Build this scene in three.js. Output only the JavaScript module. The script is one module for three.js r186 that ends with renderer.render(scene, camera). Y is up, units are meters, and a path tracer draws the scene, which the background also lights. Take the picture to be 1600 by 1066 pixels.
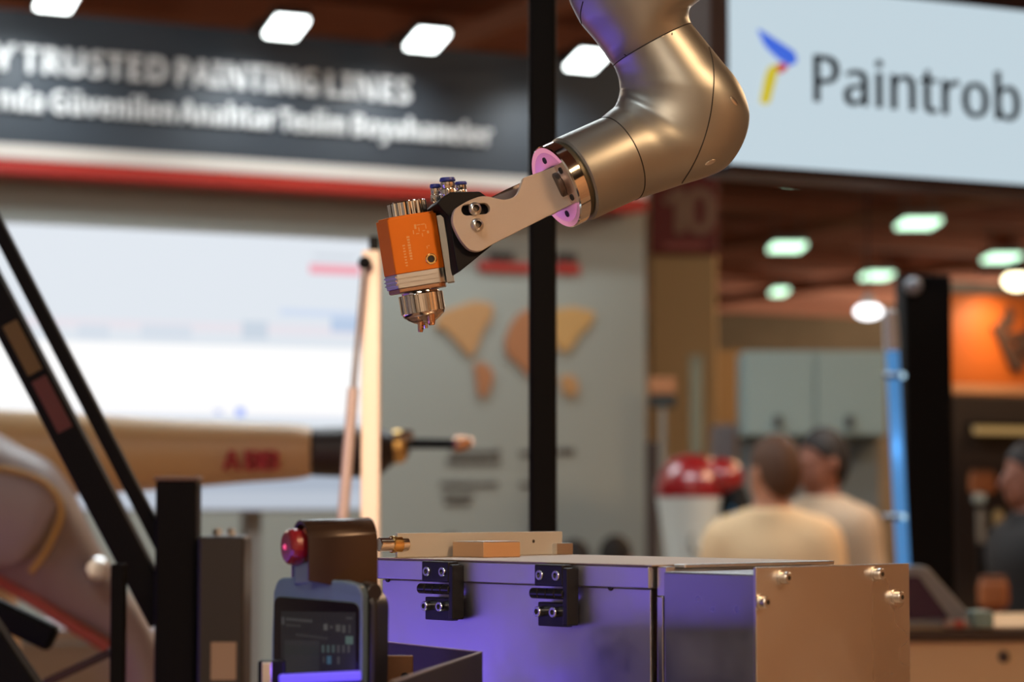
import * as THREE from 'three';
import { RoundedBoxGeometry } from 'three/addons/geometries/RoundedBoxGeometry.js';
import { TextGeometry } from 'three/addons/geometries/TextGeometry.js';
import { FontLoader } from 'three/addons/loaders/FontLoader.js';
import { mergeGeometries, mergeVertices, toCreasedNormals } from 'three/addons/utils/BufferGeometryUtils.js';
import { RectAreaLightUniformsLib } from 'three/addons/lights/RectAreaLightUniformsLib.js';

// ------------------------------------------------------------------ camera, exposure, large lights
const F = 3778, CX = 800, CY = 533, HZ = 785, CAMY = 1.5, ASPECT = 1600 / 1066;
const PITCH = Math.atan((HZ - CY) / F), PC = Math.cos(PITCH), PS = Math.sin(PITCH);
const scene = new THREE.Scene();
scene.background = new THREE.Color(0x000000);
const camera = new THREE.PerspectiveCamera(2 * Math.atan(533 / F) * 180 / Math.PI, ASPECT, 0.05, 200);
camera.position.set(0, CAMY, 0);
camera.rotation.x = PITCH;
camera.focus = 1.98;
camera.userData.fStop = 6.2;
camera.updateMatrixWorld(true);
const renderer = new THREE.WebGLRenderer();
renderer.toneMapping = THREE.LinearToneMapping;
renderer.toneMappingExposure = 1.0;
renderer.shadowMap.enabled = true;
RectAreaLightUniformsLib.init();

function areaLight(color, intensity, w, h, pos, target) {
  const l = new THREE.RectAreaLight(color, intensity, w, h);
  l.position.copy(pos); l.lookAt(target); scene.add(l); return l;
}
function spotLight(color, intensity, pos, target, angle, penumbra = 0.6, radius = 3) {
  const l = new THREE.SpotLight(color, intensity, 0, angle, penumbra, 2);
  l.position.copy(pos); l.target.position.copy(target); l.castShadow = true; l.shadow.radius = radius;
  scene.add(l); scene.add(l.target); return l;
}
const V = (x, y, z) => new THREE.Vector3(x, y, z);
const WARMWHITE = new THREE.Color(1.0, 0.80, 0.60), WARM = new THREE.Color(1.0, 0.62, 0.33), COOL = new THREE.Color(0.86, 0.95, 1.0), HALL = new THREE.Color(0.86, 1.0, 0.86), VIOLET = new THREE.Color(0.24, 0.13, 1.0);

// ------------------------------------------------------------------ helpers: pixel rays
function ray(px, py) { const x = (px - CX) / F, y = (CY - py) / F; return V(x, y * PC + PS, y * PS - PC); }
function P(px, py, D) { const r = ray(px, py), k = D / -r.z; return V(r.x * k, CAMY + r.y * k, -D); }
function onY(px, py, y) { const r = ray(px, py), k = (y - CAMY) / r.y; return V(r.x * k, y, r.z * k); }
// a vertical plane through O whose horizontal direction is (cos t, 0, -sin t): returns {s, y}
function onPlane(O, t, px, py) {
  const r = ray(px, py), n = V(Math.sin(t), 0, Math.cos(t));
  const k = (O.x * n.x + O.z * n.z) / (r.x * n.x + r.z * n.z);
  const x = r.x * k, z = r.z * k;
  return { s: (x - O.x) * Math.cos(t) - (z - O.z) * Math.sin(t), y: CAMY + r.y * k };
}
// ------------------------------------------------------------------ helpers: objects
const taken = {};
function numbered(name) { const n = taken[name] = (taken[name] ?? -1) + 1; return n ? name + '_' + String(n).padStart(3, '0') : name; }
function tag(o, label, category, group) { o.userData.label = label; o.userData.category = category; if (group) o.userData.group = group; return o; }
function thing(name, label, category, pos = V(0, 0, 0), turn = 0, group) {
  const o = new THREE.Group(); o.name = numbered(name); o.position.copy(pos); o.rotation.y = turn; scene.add(o);
  return tag(o, label, category, group);
}
function mesh(name, geo, mat, parent) {
  if (Array.isArray(geo)) geo = merge(geo);
  const m = new THREE.Mesh(geo, mat); m.name = name; m.castShadow = m.receiveShadow = true; parent.add(m); return m;
}
// geometry given in world space under a parent that is only moved (not turned)
function wmesh(name, geo, mat, parent, label) {
  if (Array.isArray(geo)) geo = merge(geo);
  let p = parent, off = V(0, 0, 0); while (p && p !== scene) { off.add(p.position); p = p.parent; }
  geo.translate(-off.x, -off.y, -off.z);
  const m = mesh(name, geo, mat, parent); if (label) m.userData.label = label; return m;
}
function struct(name, geo, mat, parent = scene) {
  const m = mesh(parent === scene ? numbered(name) : name, geo, mat, parent); if (parent === scene) m.userData.kind = 'structure'; return m;
}
function merge(list) {
  return mergeGeometries(list.map((g) => { const q = g.index ? g.toNonIndexed() : g.clone(); for (const k of Object.keys(q.attributes)) if (!['position', 'normal', 'uv'].includes(k)) q.deleteAttribute(k); if (!q.attributes.uv) q.setAttribute('uv', new THREE.BufferAttribute(new Float32Array(q.attributes.position.count * 2), 2)); return q; }), false);
}
// ------------------------------------------------------------------ helpers: geometry
function box(w, h, d, x = 0, y = 0, z = 0, r = 0) {
  const g = r > 0 ? new RoundedBoxGeometry(w, h, d, 2, Math.min(r, w / 2.01, h / 2.01, d / 2.01)) : new THREE.BoxGeometry(w, h, d);
  return g.translate(x, y, z);
}
function boxUV(g, k = 1) { // uv in metres from the dominant axis
  if (g.index) g = g.toNonIndexed();
  const p = g.attributes.position, n = g.attributes.normal, uv = new Float32Array(p.count * 2);
  for (let i = 0; i < p.count; i++) {
    const ax = Math.abs(n.getX(i)), ay = Math.abs(n.getY(i)), az = Math.abs(n.getZ(i));
    const [a, b] = ay > ax && ay > az ? [p.getX(i), p.getZ(i)] : ax > az ? [p.getZ(i), p.getY(i)] : [p.getX(i), p.getY(i)];
    uv[2 * i] = a * k; uv[2 * i + 1] = b * k;
  }
  g.setAttribute('uv', new THREE.BufferAttribute(uv, 2)); return g;
}
// lathe profile [[radius, along]...] set on the axis from p in direction d
function lathe(p, d, profile, seg = 40) {
  const g = new THREE.LatheGeometry(profile.map(([r, t]) => new THREE.Vector2(Math.max(r, 1e-6), t)), seg);
  const c = toCreasedNormals(g, 0.6);
  return c.applyQuaternion(new THREE.Quaternion().setFromUnitVectors(V(0, 1, 0), d.clone().normalize())).translate(p.x, p.y, p.z);
}
function rod(a, b, r, r2 = r, seg = 24, bevel = 0.12) {
  const d = b.clone().sub(a), L = d.length(), e = Math.min(r, r2) * bevel;
  return lathe(a, d, [[0, 0], [r - e, 0], [r, e], [r2, L - e], [r2 - e, L], [0, L]], seg);
}
function bar(a, b, w, h, up = V(0, 1, 0), r = 0.003) { // square tube between two points
  const d = b.clone().sub(a), L = d.length(); d.normalize();
  const z = new THREE.Vector3().crossVectors(d, up).normalize(), y = new THREE.Vector3().crossVectors(z, d);
  const m = new THREE.Matrix4().makeBasis(d, y, z).setPosition(a.clone().add(b).multiplyScalar(0.5));
  return box(L, h, w, 0, 0, 0, r).applyMatrix4(m);
}
function extrude(pts, depth, bevel = 0, holes = [], curveSegments = 6) {
  const s = pts instanceof THREE.Shape ? pts : new THREE.Shape(pts.map(([x, y]) => new THREE.Vector2(x, y)));
  for (const h of holes) s.holes.push(h);
  return new THREE.ExtrudeGeometry(s, { depth: depth - 2 * bevel, bevelEnabled: bevel > 0, bevelSize: bevel, bevelThickness: bevel, bevelOffset: -bevel, bevelSegments: 2, curveSegments }).translate(0, 0, bevel);
}
function roundPoly(pts, r) { // Shape with rounded corners; r is a number or one per corner
  const s = new THREE.Shape(), n = pts.length;
  for (let i = 0; i < n; i++) {
    const a = new THREE.Vector2(...pts[(i + n - 1) % n]), b = new THREE.Vector2(...pts[i]), c = new THREE.Vector2(...pts[(i + 1) % n]);
    const q = Math.min(Array.isArray(r) ? r[i] : r, a.distanceTo(b) / 2.05, c.distanceTo(b) / 2.05);
    const p0 = b.clone().add(a.clone().sub(b).setLength(q || 1e-6)), p1 = b.clone().add(c.clone().sub(b).setLength(q || 1e-6));
    if (i) s.lineTo(p0.x, p0.y); else s.moveTo(p0.x, p0.y);
    s.quadraticCurveTo(b.x, b.y, p1.x, p1.y);
  }
  s.closePath(); return s;
}
// rings {c,u,v}: ellipse c + u cos + v sin, joined into one smooth skin
function loft(rings, N = 48, caps = true) {
  const pos = [], idx = [];
  for (const { c, u, v } of rings) for (let i = 0; i < N; i++) { const a = i / N * 2 * Math.PI, p = c.clone().addScaledVector(u, Math.cos(a)).addScaledVector(v, Math.sin(a)); pos.push(p.x, p.y, p.z); }
  for (let r = 0; r + 1 < rings.length; r++) for (let i = 0; i < N; i++) { const a = r * N + i, b = r * N + (i + 1) % N, c = a + N, d = b + N; idx.push(a, b, d, a, d, c); }
  if (caps) for (const [r, flip] of [[0, 1], [rings.length - 1, 0]]) { const k = pos.length / 3, c = rings[r].c; pos.push(c.x, c.y, c.z); for (let i = 0; i < N; i++) { const a = r * N + i, b = r * N + (i + 1) % N; flip ? idx.push(k, b, a) : idx.push(k, a, b); } }
  const g = new THREE.BufferGeometry(); g.setAttribute('position', new THREE.Float32BufferAttribute(pos, 3)); g.setIndex(idx); g.computeVertexNormals();
  // orient outward
  const m = rings[Math.floor(rings.length / 2)], nrm = g.attributes.normal, k = Math.floor(rings.length / 2) * N;
  if (V(nrm.getX(k), nrm.getY(k), nrm.getZ(k)).dot(m.u) < 0) { const ix = g.index.array; for (let i = 0; i < ix.length; i += 3) { const t = ix[i]; ix[i] = ix[i + 1]; ix[i + 1] = t; } g.computeVertexNormals(); }
  return g;
}
function tube(pts, r, seg = 60, rad = 8, closed = false) { return new THREE.TubeGeometry(new THREE.CatmullRomCurve3(pts, closed), seg, r, rad, closed); }
// surface nets over a distance function
function skin(f, lo, hi, cell) {
  const n = [0, 1, 2].map((i) => Math.ceil((hi[i] - lo[i]) / cell) + 1), [nx, ny, nz] = n, d = new Float32Array(nx * ny * nz), at = (i, j, k) => i + nx * (j + ny * k);
  for (let k = 0; k < nz; k++) for (let j = 0; j < ny; j++) for (let i = 0; i < nx; i++) d[at(i, j, k)] = f(lo[0] + i * cell, lo[1] + j * cell, lo[2] + k * cell);
  const id = new Int32Array(nx * ny * nz).fill(-1), pos = [], idx = [];
  for (let k = 0; k + 1 < nz; k++) for (let j = 0; j + 1 < ny; j++) for (let i = 0; i + 1 < nx; i++) {
    let cnt = 0, x = 0, y = 0, z = 0; const c = [];
    for (let q = 0; q < 8; q++) c.push(d[at(i + (q & 1), j + ((q >> 1) & 1), k + (q >> 2))]);
    for (let a = 0; a < 8; a++) for (const bit of [1, 2, 4]) { const b = a | bit; if (b === a || (c[a] < 0) === (c[b] < 0)) continue; const t = c[a] / (c[a] - c[b]); cnt++; x += (a & 1) + (bit === 1 ? t : 0); y += ((a >> 1) & 1) + (bit === 2 ? t : 0); z += (a >> 2) + (bit === 4 ? t : 0); }
    if (cnt) { id[at(i, j, k)] = pos.length / 3; pos.push(lo[0] + (i + x / cnt) * cell, lo[1] + (j + y / cnt) * cell, lo[2] + (k + z / cnt) * cell); }
  }
  const quad = (a, b, c, e, flip) => { if (a < 0 || b < 0 || c < 0 || e < 0) return; flip ? idx.push(a, b, c, a, c, e) : idx.push(a, c, b, a, e, c); };
  for (let k = 1; k + 1 < nz; k++) for (let j = 1; j + 1 < ny; j++) for (let i = 1; i + 1 < nx; i++) {
    const s = d[at(i, j, k)] < 0;
    if (s !== d[at(i + 1, j, k)] < 0) quad(id[at(i, j - 1, k - 1)], id[at(i, j, k - 1)], id[at(i, j, k)], id[at(i, j - 1, k)], s);
    if (s !== d[at(i, j + 1, k)] < 0) quad(id[at(i - 1, j, k - 1)], id[at(i - 1, j, k)], id[at(i, j, k)], id[at(i, j, k - 1)], s);
    if (s !== d[at(i, j, k + 1)] < 0) quad(id[at(i - 1, j - 1, k)], id[at(i, j - 1, k)], id[at(i, j, k)], id[at(i - 1, j, k)], s);
  }
  const g = new THREE.BufferGeometry(); g.setAttribute('position', new THREE.Float32BufferAttribute(pos, 3)); g.setIndex(idx); g.computeVertexNormals(); return g;
}
// ------------------------------------------------------------------ textures and materials
let seed = 7; const rnd = () => { seed = (seed * 1664525 + 1013904223) >>> 0; return seed / 4294967296; };
function valueNoise(size, cells) {
  const g = Array.from({ length: cells * cells }, rnd), out = new Float32Array(size * size), sm = (t) => t * t * (3 - 2 * t);
  for (let y = 0; y < size; y++) for (let x = 0; x < size; x++) {
    const fx = x / size * cells, fy = y / size * cells, i = Math.floor(fx), j = Math.floor(fy), u = sm(fx - i), v = sm(fy - j), q = (a, b) => g[(a % cells) + cells * (b % cells)];
    out[y * size + x] = (q(i, j) * (1 - u) + q(i + 1, j) * u) * (1 - v) + (q(i, j + 1) * (1 - u) + q(i + 1, j + 1) * u) * v;
  }
  return out;
}
function texOf(size, fn, srgb = false) {
  const a = new Uint8Array(size * size * 4);
  for (let i = 0; i < size * size; i++) { const c = fn(i % size, Math.floor(i / size), i); for (let k = 0; k < 3; k++) a[4 * i + k] = Math.max(0, Math.min(255, 255 * (c.length ? c[k] : c))); a[4 * i + 3] = 255; }
  const t = new THREE.DataTexture(a, size, size); t.wrapS = t.wrapT = THREE.RepeatWrapping; t.magFilter = THREE.LinearFilter; if (srgb) t.colorSpace = THREE.SRGBColorSpace; t.needsUpdate = true; return t;
}
const n8 = valueNoise(256, 6), n32 = valueNoise(256, 32), n128 = valueNoise(256, 128);
const smearTex = (() => { // worn patches of the brushed steel, kept in floats so that the gloss varies without steps
  const a = new Float32Array(256 * 256 * 4); for (let i = 0; i < 65536; i++) { const v = 0.4 + 0.6 * (0.8 * n8[i] + 0.2 * n32[i]); a.set([v, v, v, 1], 4 * i); }
  const t = new THREE.DataTexture(a, 256, 256, THREE.RGBAFormat, THREE.FloatType); t.wrapS = t.wrapT = THREE.RepeatWrapping; t.magFilter = THREE.LinearFilter; t.needsUpdate = true; return t;
})();
const bumpTex = texOf(256, (x, y, i) => 0.5 * n8[i] + 0.3 * n32[i] + 0.2 * n128[i]);
const blotchTex = texOf(256, (x, y, i) => { const v = 0.72 + 0.28 * (0.5 * n8[i] + 0.3 * n32[i] + 0.2 * n128[i]); return [v, v, v]; });
function rep(t, r) { const c = t.clone(); c.repeat.set(r, r); c.needsUpdate = true; return c; }
const mats = {};
function M(name, rgb, rough = 0.6, metal = 0, extra = {}) {
  if (mats[name]) return mats[name];
  const m = new THREE.MeshPhysicalMaterial({ roughness: rough, metalness: metal, ...extra });
  m.color.setRGB(...rgb); m.name = name; return mats[name] = m;
}
function glow(name, rgb, k) { if (mats[name]) return mats[name]; const m = new THREE.MeshStandardMaterial({ roughness: 0.5 }); m.color.setRGB(0.1, 0.1, 0.1); m.emissive.setRGB(...rgb); m.emissiveIntensity = k; m.name = name; return mats[name] = m; }
const silver = M('silver_paint', [0.365, 0.365, 0.335], 0.40, 0.88);
const chrome = M('chrome', [0.80, 0.79, 0.77], 0.1, 1);
const satin = M('satin_steel', [0.66, 0.65, 0.63], 0.3, 1);
const steel = M('sheet_steel', [0.60, 0.60, 0.62], 0.62, 1, { roughnessMap: rep(smearTex, 3.3) });
const plateMetal = M('bracket_steel', [0.66, 0.55, 0.45], 0.45, 0.45, { bumpMap: rep(bumpTex, 14), bumpScale: 0.0002 });
const gapDark = M('dark_gap', [0.02, 0.017, 0.014], 0.6);
const blackAl = M('black_anodised', [0.004, 0.004, 0.007], 0.5, 0, { specularIntensity: 0.3 });
const blackPaint = M('black_paint', [0.004, 0.004, 0.0045], 0.55, 0, { specularIntensity: 0.22 });
const orangeAl = M('orange_anodised', [0.80, 0.20, 0.012], 0.36, 0.55);
const greyAl = M('grey_aluminium', [0.42, 0.42, 0.39], 0.45, 0.6);
const brass = M('brass', [0.85, 0.55, 0.2], 0.2, 1);
const copperTip = M('copper_nozzle', [0.75, 0.42, 0.26], 0.22, 1);
const bluePlastic = M('blue_collar', [0.03, 0.045, 0.28], 0.35);
const font = await new FontLoader().loadAsync('fonts/droid/droid_sans_bold.typeface.json');
const fontThin = await new FontLoader().loadAsync('fonts/droid/droid_sans_regular.typeface.json');

// letters of a word, each a part; fitted between s0 and s1 on a turned plane's local x, baseline yb, cap height from size
function word(parent, str, s0, s1, yb, y1, size, z, depth, mat, fnt) {
  const geos = [...str].map((ch) => new TextGeometry(ch, { font: fnt, size, depth, curveSegments: 4, bevelEnabled: false }));
  let x = 0; const adv = [...str].map((ch) => { const gl = fnt.data.glyphs[ch] || fnt.data.glyphs['?']; const a = gl.ha * size / fnt.data.resolution; const x0 = x; x += a; return x0; });
  const k = (s1 - s0) / x;
  geos.forEach((g, i) => { g.scale(k, 1, 1); const xx = s0 + adv[i] * k; g.translate(xx, yb + (y1 - yb) * (xx - s0) / (s1 - s0), z); mesh('letter', g, mat, parent); });
}

// ------------------------------------------------------------------ the hall
const TH = 26.1 * Math.PI / 180, CT = Math.cos(TH), ST = Math.sin(TH), HC = 6.0;
const floorM = M('floor_carpet', [0.36, 0.235, 0.14], 0.75, 0, { map: rep(blotchTex, 0.8) });
const ceilM = M('ceiling_paint', [0.27, 0.105, 0.065], 0.85, 0, { map: rep(blotchTex, 0.25) });
const hallWallM = M('hall_wall_paint', [0.22, 0.165, 0.10], 0.9, 0, { map: rep(blotchTex, 0.2) });
struct('floor', boxUV(box(84, 0.2, 86, 0, -0.1, -13)), floorM);
struct('ceiling', boxUV(box(84, 0.2, 86, 0, HC + 0.1, -13)), ceilM);
struct('wall_back', boxUV(box(84, HC, 0.3, 0, HC / 2, -55.2)), hallWallM);
struct('wall_front', boxUV(box(84, HC, 0.3, 0, HC / 2, 29.2)), hallWallM);
struct('wall_left', boxUV(box(0.3, HC, 86, -41, HC / 2, -13)), hallWallM);
struct('wall_right', boxUV(box(0.3, HC, 86, 41, HC / 2, -13)), hallWallM);
const beamM = M('ceiling_beam_paint', [0.36, 0.14, 0.08], 0.7);
for (let i = 0; i < 13; i++) {
  const b = struct('trim_' + (i + 1), box(70, 0.28, 0.22, 0, 0, 0, 0.02), beamM); b.position.set(0, HC - 0.15, -8 - i * 3.6); b.rotation.y = TH;
}
for (let i = 0; i < 7; i++) {
  const b = struct('trim_' + (i + 14), box(0.16, 0.2, 60, 0, 0, 0, 0.02), M('ceiling_duct_paint', [0.40, 0.17, 0.10], 0.7)); b.position.set(-14 + i * 6.2, HC - 0.32, -24); b.rotation.y = TH;
}
// ceiling lamps seen between the booths
const lampHousing = M('lamp_housing', [0.25, 0.25, 0.24], 0.5);
const lampGlow = glow('ceiling_lamp_glow', [0.62, 1.0, 0.70], 2.6);
function ceilingLamp(px, py, wpx, label) {
  const p = onY(px, py, HC - 0.75), w = wpx * -p.z / F;
  const t = thing('ceiling_lamp', label, 'lamp', p, 0, 'ceiling lamps under the dark hall roof');
  mesh('housing', box(w + 0.04, 0.1, 0.9, 0, 0.06, 0, 0.02), lampHousing, t);
  mesh('diffuser', box(w, 0.06, 0.86, 0, -0.01, 0, 0.01), lampGlow, t);
  for (const x of [-0.4, 0.4]) mesh('suspension_rod', box(0.02, 0.68, 0.02, x * w, 0.43, 0), lampHousing, t);
  areaLight(HALL, 2.6, w, 0.86, V(p.x, p.y - 0.06, p.z), V(p.x, 0, p.z));
}
ceilingLamp(1262, 273, 66, 'pale green ceiling lamp tucked against the lower edge of the white sign');
ceilingLamp(1435, 348, 56, 'pale green ceiling lamp above the white lamp by the blue tube');
ceilingLamp(1230, 385, 50, 'pale green ceiling lamp beside the number sign on the column');
ceilingLamp(1565, 402, 46, 'pale green ceiling lamp above the warm bulb of the orange fascia');
ceilingLamp(1370, 430, 42, 'pale green ceiling lamp next to the black pillar top');
ceilingLamp(1218, 455, 22, 'smallest pale green ceiling lamp just over the beige hall wall');

// big lamps over the near aisle, out of frame, that light this stand
function aisleLamp(x, z, w, d, color, k, label, y = 4.6) {
  const t = thing('aisle_lamp', label, 'lamp', V(x, y, z), 0, 'lamps over the aisle');
  mesh('housing', box(w + 0.06, 0.12, d + 0.06, 0, 0.08, 0, 0.02), lampHousing, t);
  const g = glow('aisle_glow_' + color.getHexString(), color.toArray(), k); mesh('diffuser', box(w, 0.03, d, 0, 0.01, 0), g, t);
  for (const s of [-1, 1]) mesh('suspension_rod', box(0.02, HC - y - 0.15, 0.02, s * w * 0.4, (HC - y - 0.15) / 2 + 0.14, 0), lampHousing, t);
  areaLight(color, k, w, d, V(x, y - 0.02, z), V(x, 0, z));
}
aisleLamp(2.1, -0.3, 1.0, 1.0, WARM, 15, 'warm lamp panel hung over the aisle on the right of the stand', 3.6);
aisleLamp(-0.6, 2.3, 1.6, 0.6, WARMWHITE, 19, 'warm white lamp panel hung before the cream booth wall', 3.6);
aisleLamp(-1.7, -0.6, 1.2, 0.6, COOL, 7, 'cool lamp panel hung over the aisle on the left of the stand');
aisleLamp(0.2, -6.8, 2.4, 1.0, COOL, 8, 'cool lamp panel hung over the far side of the stand');
aisleLamp(-2.2, -10.2, 2.4, 1.0, COOL, 7, 'cool lamp panel hung before the grey booth wall');
aisleLamp(4.5, -8.6, 2.0, 1.0, WARM, 13, 'warm lamp panel hung over the two men');
aisleLamp(4.0, -17, 2.0, 1.5, WARM, 9, 'warm lamp panel hung over the far aisle');
// opal globes hung through the hall, beside the view, whose light reaches the roof
for (const [x, z, label] of [[8.5, -24, 'opal globe lamp hung over the right aisle halfway down the hall'], [-7.5, -22, 'opal globe lamp hung over the left aisle halfway down the hall'], [12, -38, 'opal globe lamp hung at the far right of the hall'], [-6, -11, 'opal globe lamp hung over the near left aisle'], [5, -13, 'opal globe lamp hung behind the white light box sign'], [14, -48, 'opal globe lamp hung near the end wall of the hall']]) {
  const t = thing('globe_lamp', label, 'lamp', V(x, 4.7, z), 0, 'opal globe lamps in the hall');
  mesh('globe', new THREE.SphereGeometry(0.16, 24, 16), glow('globe_glow', [1, 0.80, 0.58], 6), t); mesh('stem', box(0.02, HC - 4.7 - 0.16, 0.02, 0, (HC - 4.7 + 0.16) / 2, 0), lampHousing, t);
  const l = new THREE.PointLight(new THREE.Color(1, 0.84, 0.66), z < -45 ? 190 : z < -15 ? 14 : 10); l.position.set(x, 4.7, z); l.castShadow = true; l.shadow.radius = 6; scene.add(l);
}

// ------------------------------------------------------------------ grey booth with dark fascia
const WO = P(700, 785, 14); WO.y = 0;
const FO = V(WO.x + ST * 0.28, 0, WO.z + CT * 0.28);
{
  const wallM = M('booth_wall_paint', [0.40, 0.44, 0.405], 0.8);
  const sR = onPlane(WO, TH, 1009, 600).s, sL = onPlane(WO, TH, -260, 600).s;
  const w = struct('wall_booth', box(sR - sL, 4.05, 0.12, (sR + sL) / 2, 2.025, -0.06), wallM); w.position.copy(WO); w.rotation.y = TH;
  // fascia
  const a = onPlane(FO, TH, 400, 250), b = onPlane(FO, TH, 400, 48), cR = onPlane(FO, TH, 1011, 320).s, cL = onPlane(FO, TH, -260, 200).s;
  const f = thing('fascia_sign', 'dark grey booth fascia carrying two rows of white raised lettering', 'sign', FO, TH);
  const y0 = a.y, y1 = b.y, L = cR - cL, c = (cR + cL) / 2;
  mesh('fascia_panel', box(L, y1 - y0, 0.26, c, (y0 + y1) / 2, -0.135, 0.01), M('fascia_paint', [0.030, 0.040, 0.052], 0.5), f);
  mesh('white_band', box(L, 0.078, 0.28, c, y0 - 0.039, -0.13, 0.004), M('band_white', [0.66, 0.60, 0.53], 0.5), f).userData.label = 'white band under the dark panel';
  mesh('red_band', box(L, 0.075, 0.27, c, y0 - 0.1155, -0.13, 0.004), M('band_red', [0.40, 0.018, 0.009], 0.45), f).userData.label = 'red band along the bottom edge';
  const white = M('letter_white', [0.82, 0.82, 0.80], 0.5);
  const put = (str, x0, yb0, x1, yb1, size) => { const p = onPlane(FO, TH, x0, yb0), q = onPlane(FO, TH, x1, yb1); word(f, str, p.s, q.s, p.y, q.y, size, 0.0, 0.03, white, font); };
  put('Y', -18, 108, 24, 112, 0.14); put('TRUSTED', 29, 113, 262, 131, 0.14); put('PAINTING', 269, 132, 498, 150, 0.14); put('LINES', 504, 151, 641, 162, 0.14);
  put('nda', -6, 171, 68, 177, 0.12); put('Güvenilen', 75, 177, 274, 192, 0.12); put('Anahtar', 279, 192, 430, 203, 0.12); put('Teslim', 435, 204, 540, 211, 0.12); put('Boyahaneler', 546, 212, 766, 228, 0.12);
  // floodlights over the fascia
  const fl = [[90, 3, 'floodlight arm lamp over the first lettering of the dark fascia'], [448, 46, 'floodlight arm lamp over the middle of the white lettering'], [668, 66, 'floodlight arm lamp over the end of the upper lettering row'], [918, 98, 'floodlight arm lamp beside the silver robot wrist']];
  const LO = V(FO.x + ST * 0.55, 0, FO.z + CT * 0.55), face = glow('floodlight_glow', [0.93, 1.0, 0.98], 7);
  for (const [px, py, label] of fl) {
    const p = onPlane(LO, TH, px, py), base = V(LO.x + CT * p.s, p.y, LO.z - ST * p.s);
    const t = thing('floodlight', label, 'lamp', base, TH, 'floodlights on the dark fascia');
    mesh('housing', box(0.21, 0.05, 0.23, 0, 0.05, 0, 0.012), blackPaint, t).rotation.x = -0.3;
    mesh('glowing_face', box(0.18, 0.03, 0.21, 0, 0.012, 0.0, 0.01), face, t).rotation.x = -0.3;
    mesh('arm', box(0.025, 0.025, 0.53, 0, 0.10, -0.275), blackPaint, t);
    const n = V(ST, 0, CT);
    spotLight(COOL, 2.4, base.clone().add(V(0, -0.05, 0)), base.clone().addScaledVector(n, -0.5).add(V(0, -0.62, 0)), 0.95, 0.9, 4);
  }
}
// raised logos, map and text on the grey wall
{
  const O = WO, at = (px, py) => onPlane(O, TH, px, py);
  const map = thing('world_map', 'wooden world map mounted on the grey booth wall', 'map', O, TH);
  const woods = [[0.60, 0.34, 0.15], [0.50, 0.22, 0.10], [0.68, 0.42, 0.16]].map((c, i) => M('map_wood_' + i, c, 0.75));
  const land = (name, m, pts) => mesh(name, extrude(roundPoly(pts.map(([x, y]) => { const q = at(x, y); return [q.s, q.y]; }), 0.03), 0.03, 0.004), woods[m], map);
  land('north_america', 0, [[676, 510], [688, 488], [712, 480], [740, 470], [768, 476], [766, 500], [752, 515], [745, 540], [733, 560], [722, 548], [708, 532], [694, 516]]);
  land('south_america', 1, [[738, 568], [756, 566], [770, 585], [764, 606], [754, 624], [746, 618], [742, 592]]);
  land('africa', 1, [[786, 535], [796, 508], [812, 488], [836, 480], [850, 500], [852, 545], [842, 580], [826, 592], [808, 570], [790, 556]]);
  land('asia', 2, [[858, 486], [890, 480], [928, 488], [920, 508], [904, 520], [890, 545], [876, 552], [862, 530]]);
  land('australia', 0, [[872, 590], [890, 584], [902, 600], [898, 618], [880, 620]]);
  const red = M('logo_red', [0.50, 0.035, 0.03], 0.5), dk = M('logo_dark', [0.06, 0.06, 0.065], 0.5);
  const logo = (label, x0, x1, y0, y1, d0, d1) => {
    const t = thing('wall_logo', label, 'logo', O, TH, 'red and dark logos on the grey wall'), a = at(x0, y0), b = at(x1, y1), c = at(d0, y0 - 16), d = at(d1, y0 - 2);
    mesh('red_bar', box(b.s - a.s, a.y - b.y, 0.03, (a.s + b.s) / 2, (a.y + b.y) / 2, 0.015, 0.006), red, t); mesh('dark_block', box(d.s - c.s, c.y - d.y, 0.03, (c.s + d.s) / 2, (c.y + d.y) / 2, 0.015, 0.006), dk, t);
  };
  logo('wide red bar logo with dark block above it on the grey wall', 746, 826, 409, 427, 762, 800); logo('short red bar logo with dark block above it beside the black pole', 866, 903, 411, 429, 868, 898);
  const ink = M('wall_text_grey', [0.11, 0.10, 0.09], 0.7);
  const para = (label, rows) => { // illegible lettering: short strokes set in rows
    const t = thing('wall_text', label, 'lettering', O, TH, 'grey text blocks on the booth wall');
    for (const [x0, x1, y0, y1] of rows) for (let x = x0; x < x1; x += 6) { const a = at(x, y0), b = at(x + 4.4, y1), h = (a.y - b.y) * (0.65 + 0.35 * rnd()); mesh('stroke', box(b.s - a.s, h, 0.012, (a.s + b.s) / 2, b.y + h / 2, 0.006), ink, t); }
  };
  para('upper block of small dark grey lettering beside the robot tip', [[704, 780, 702, 712], [698, 780, 716, 726]]); para('lower block of small dark grey lettering on the grey wall', [[688, 776, 752, 761], [692, 740, 770, 778], [694, 736, 782, 789]]);
  para('small grey lettering right behind the black pole', [[812, 828, 702, 712], [868, 896, 700, 711], [812, 828, 752, 760]]);
}
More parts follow.
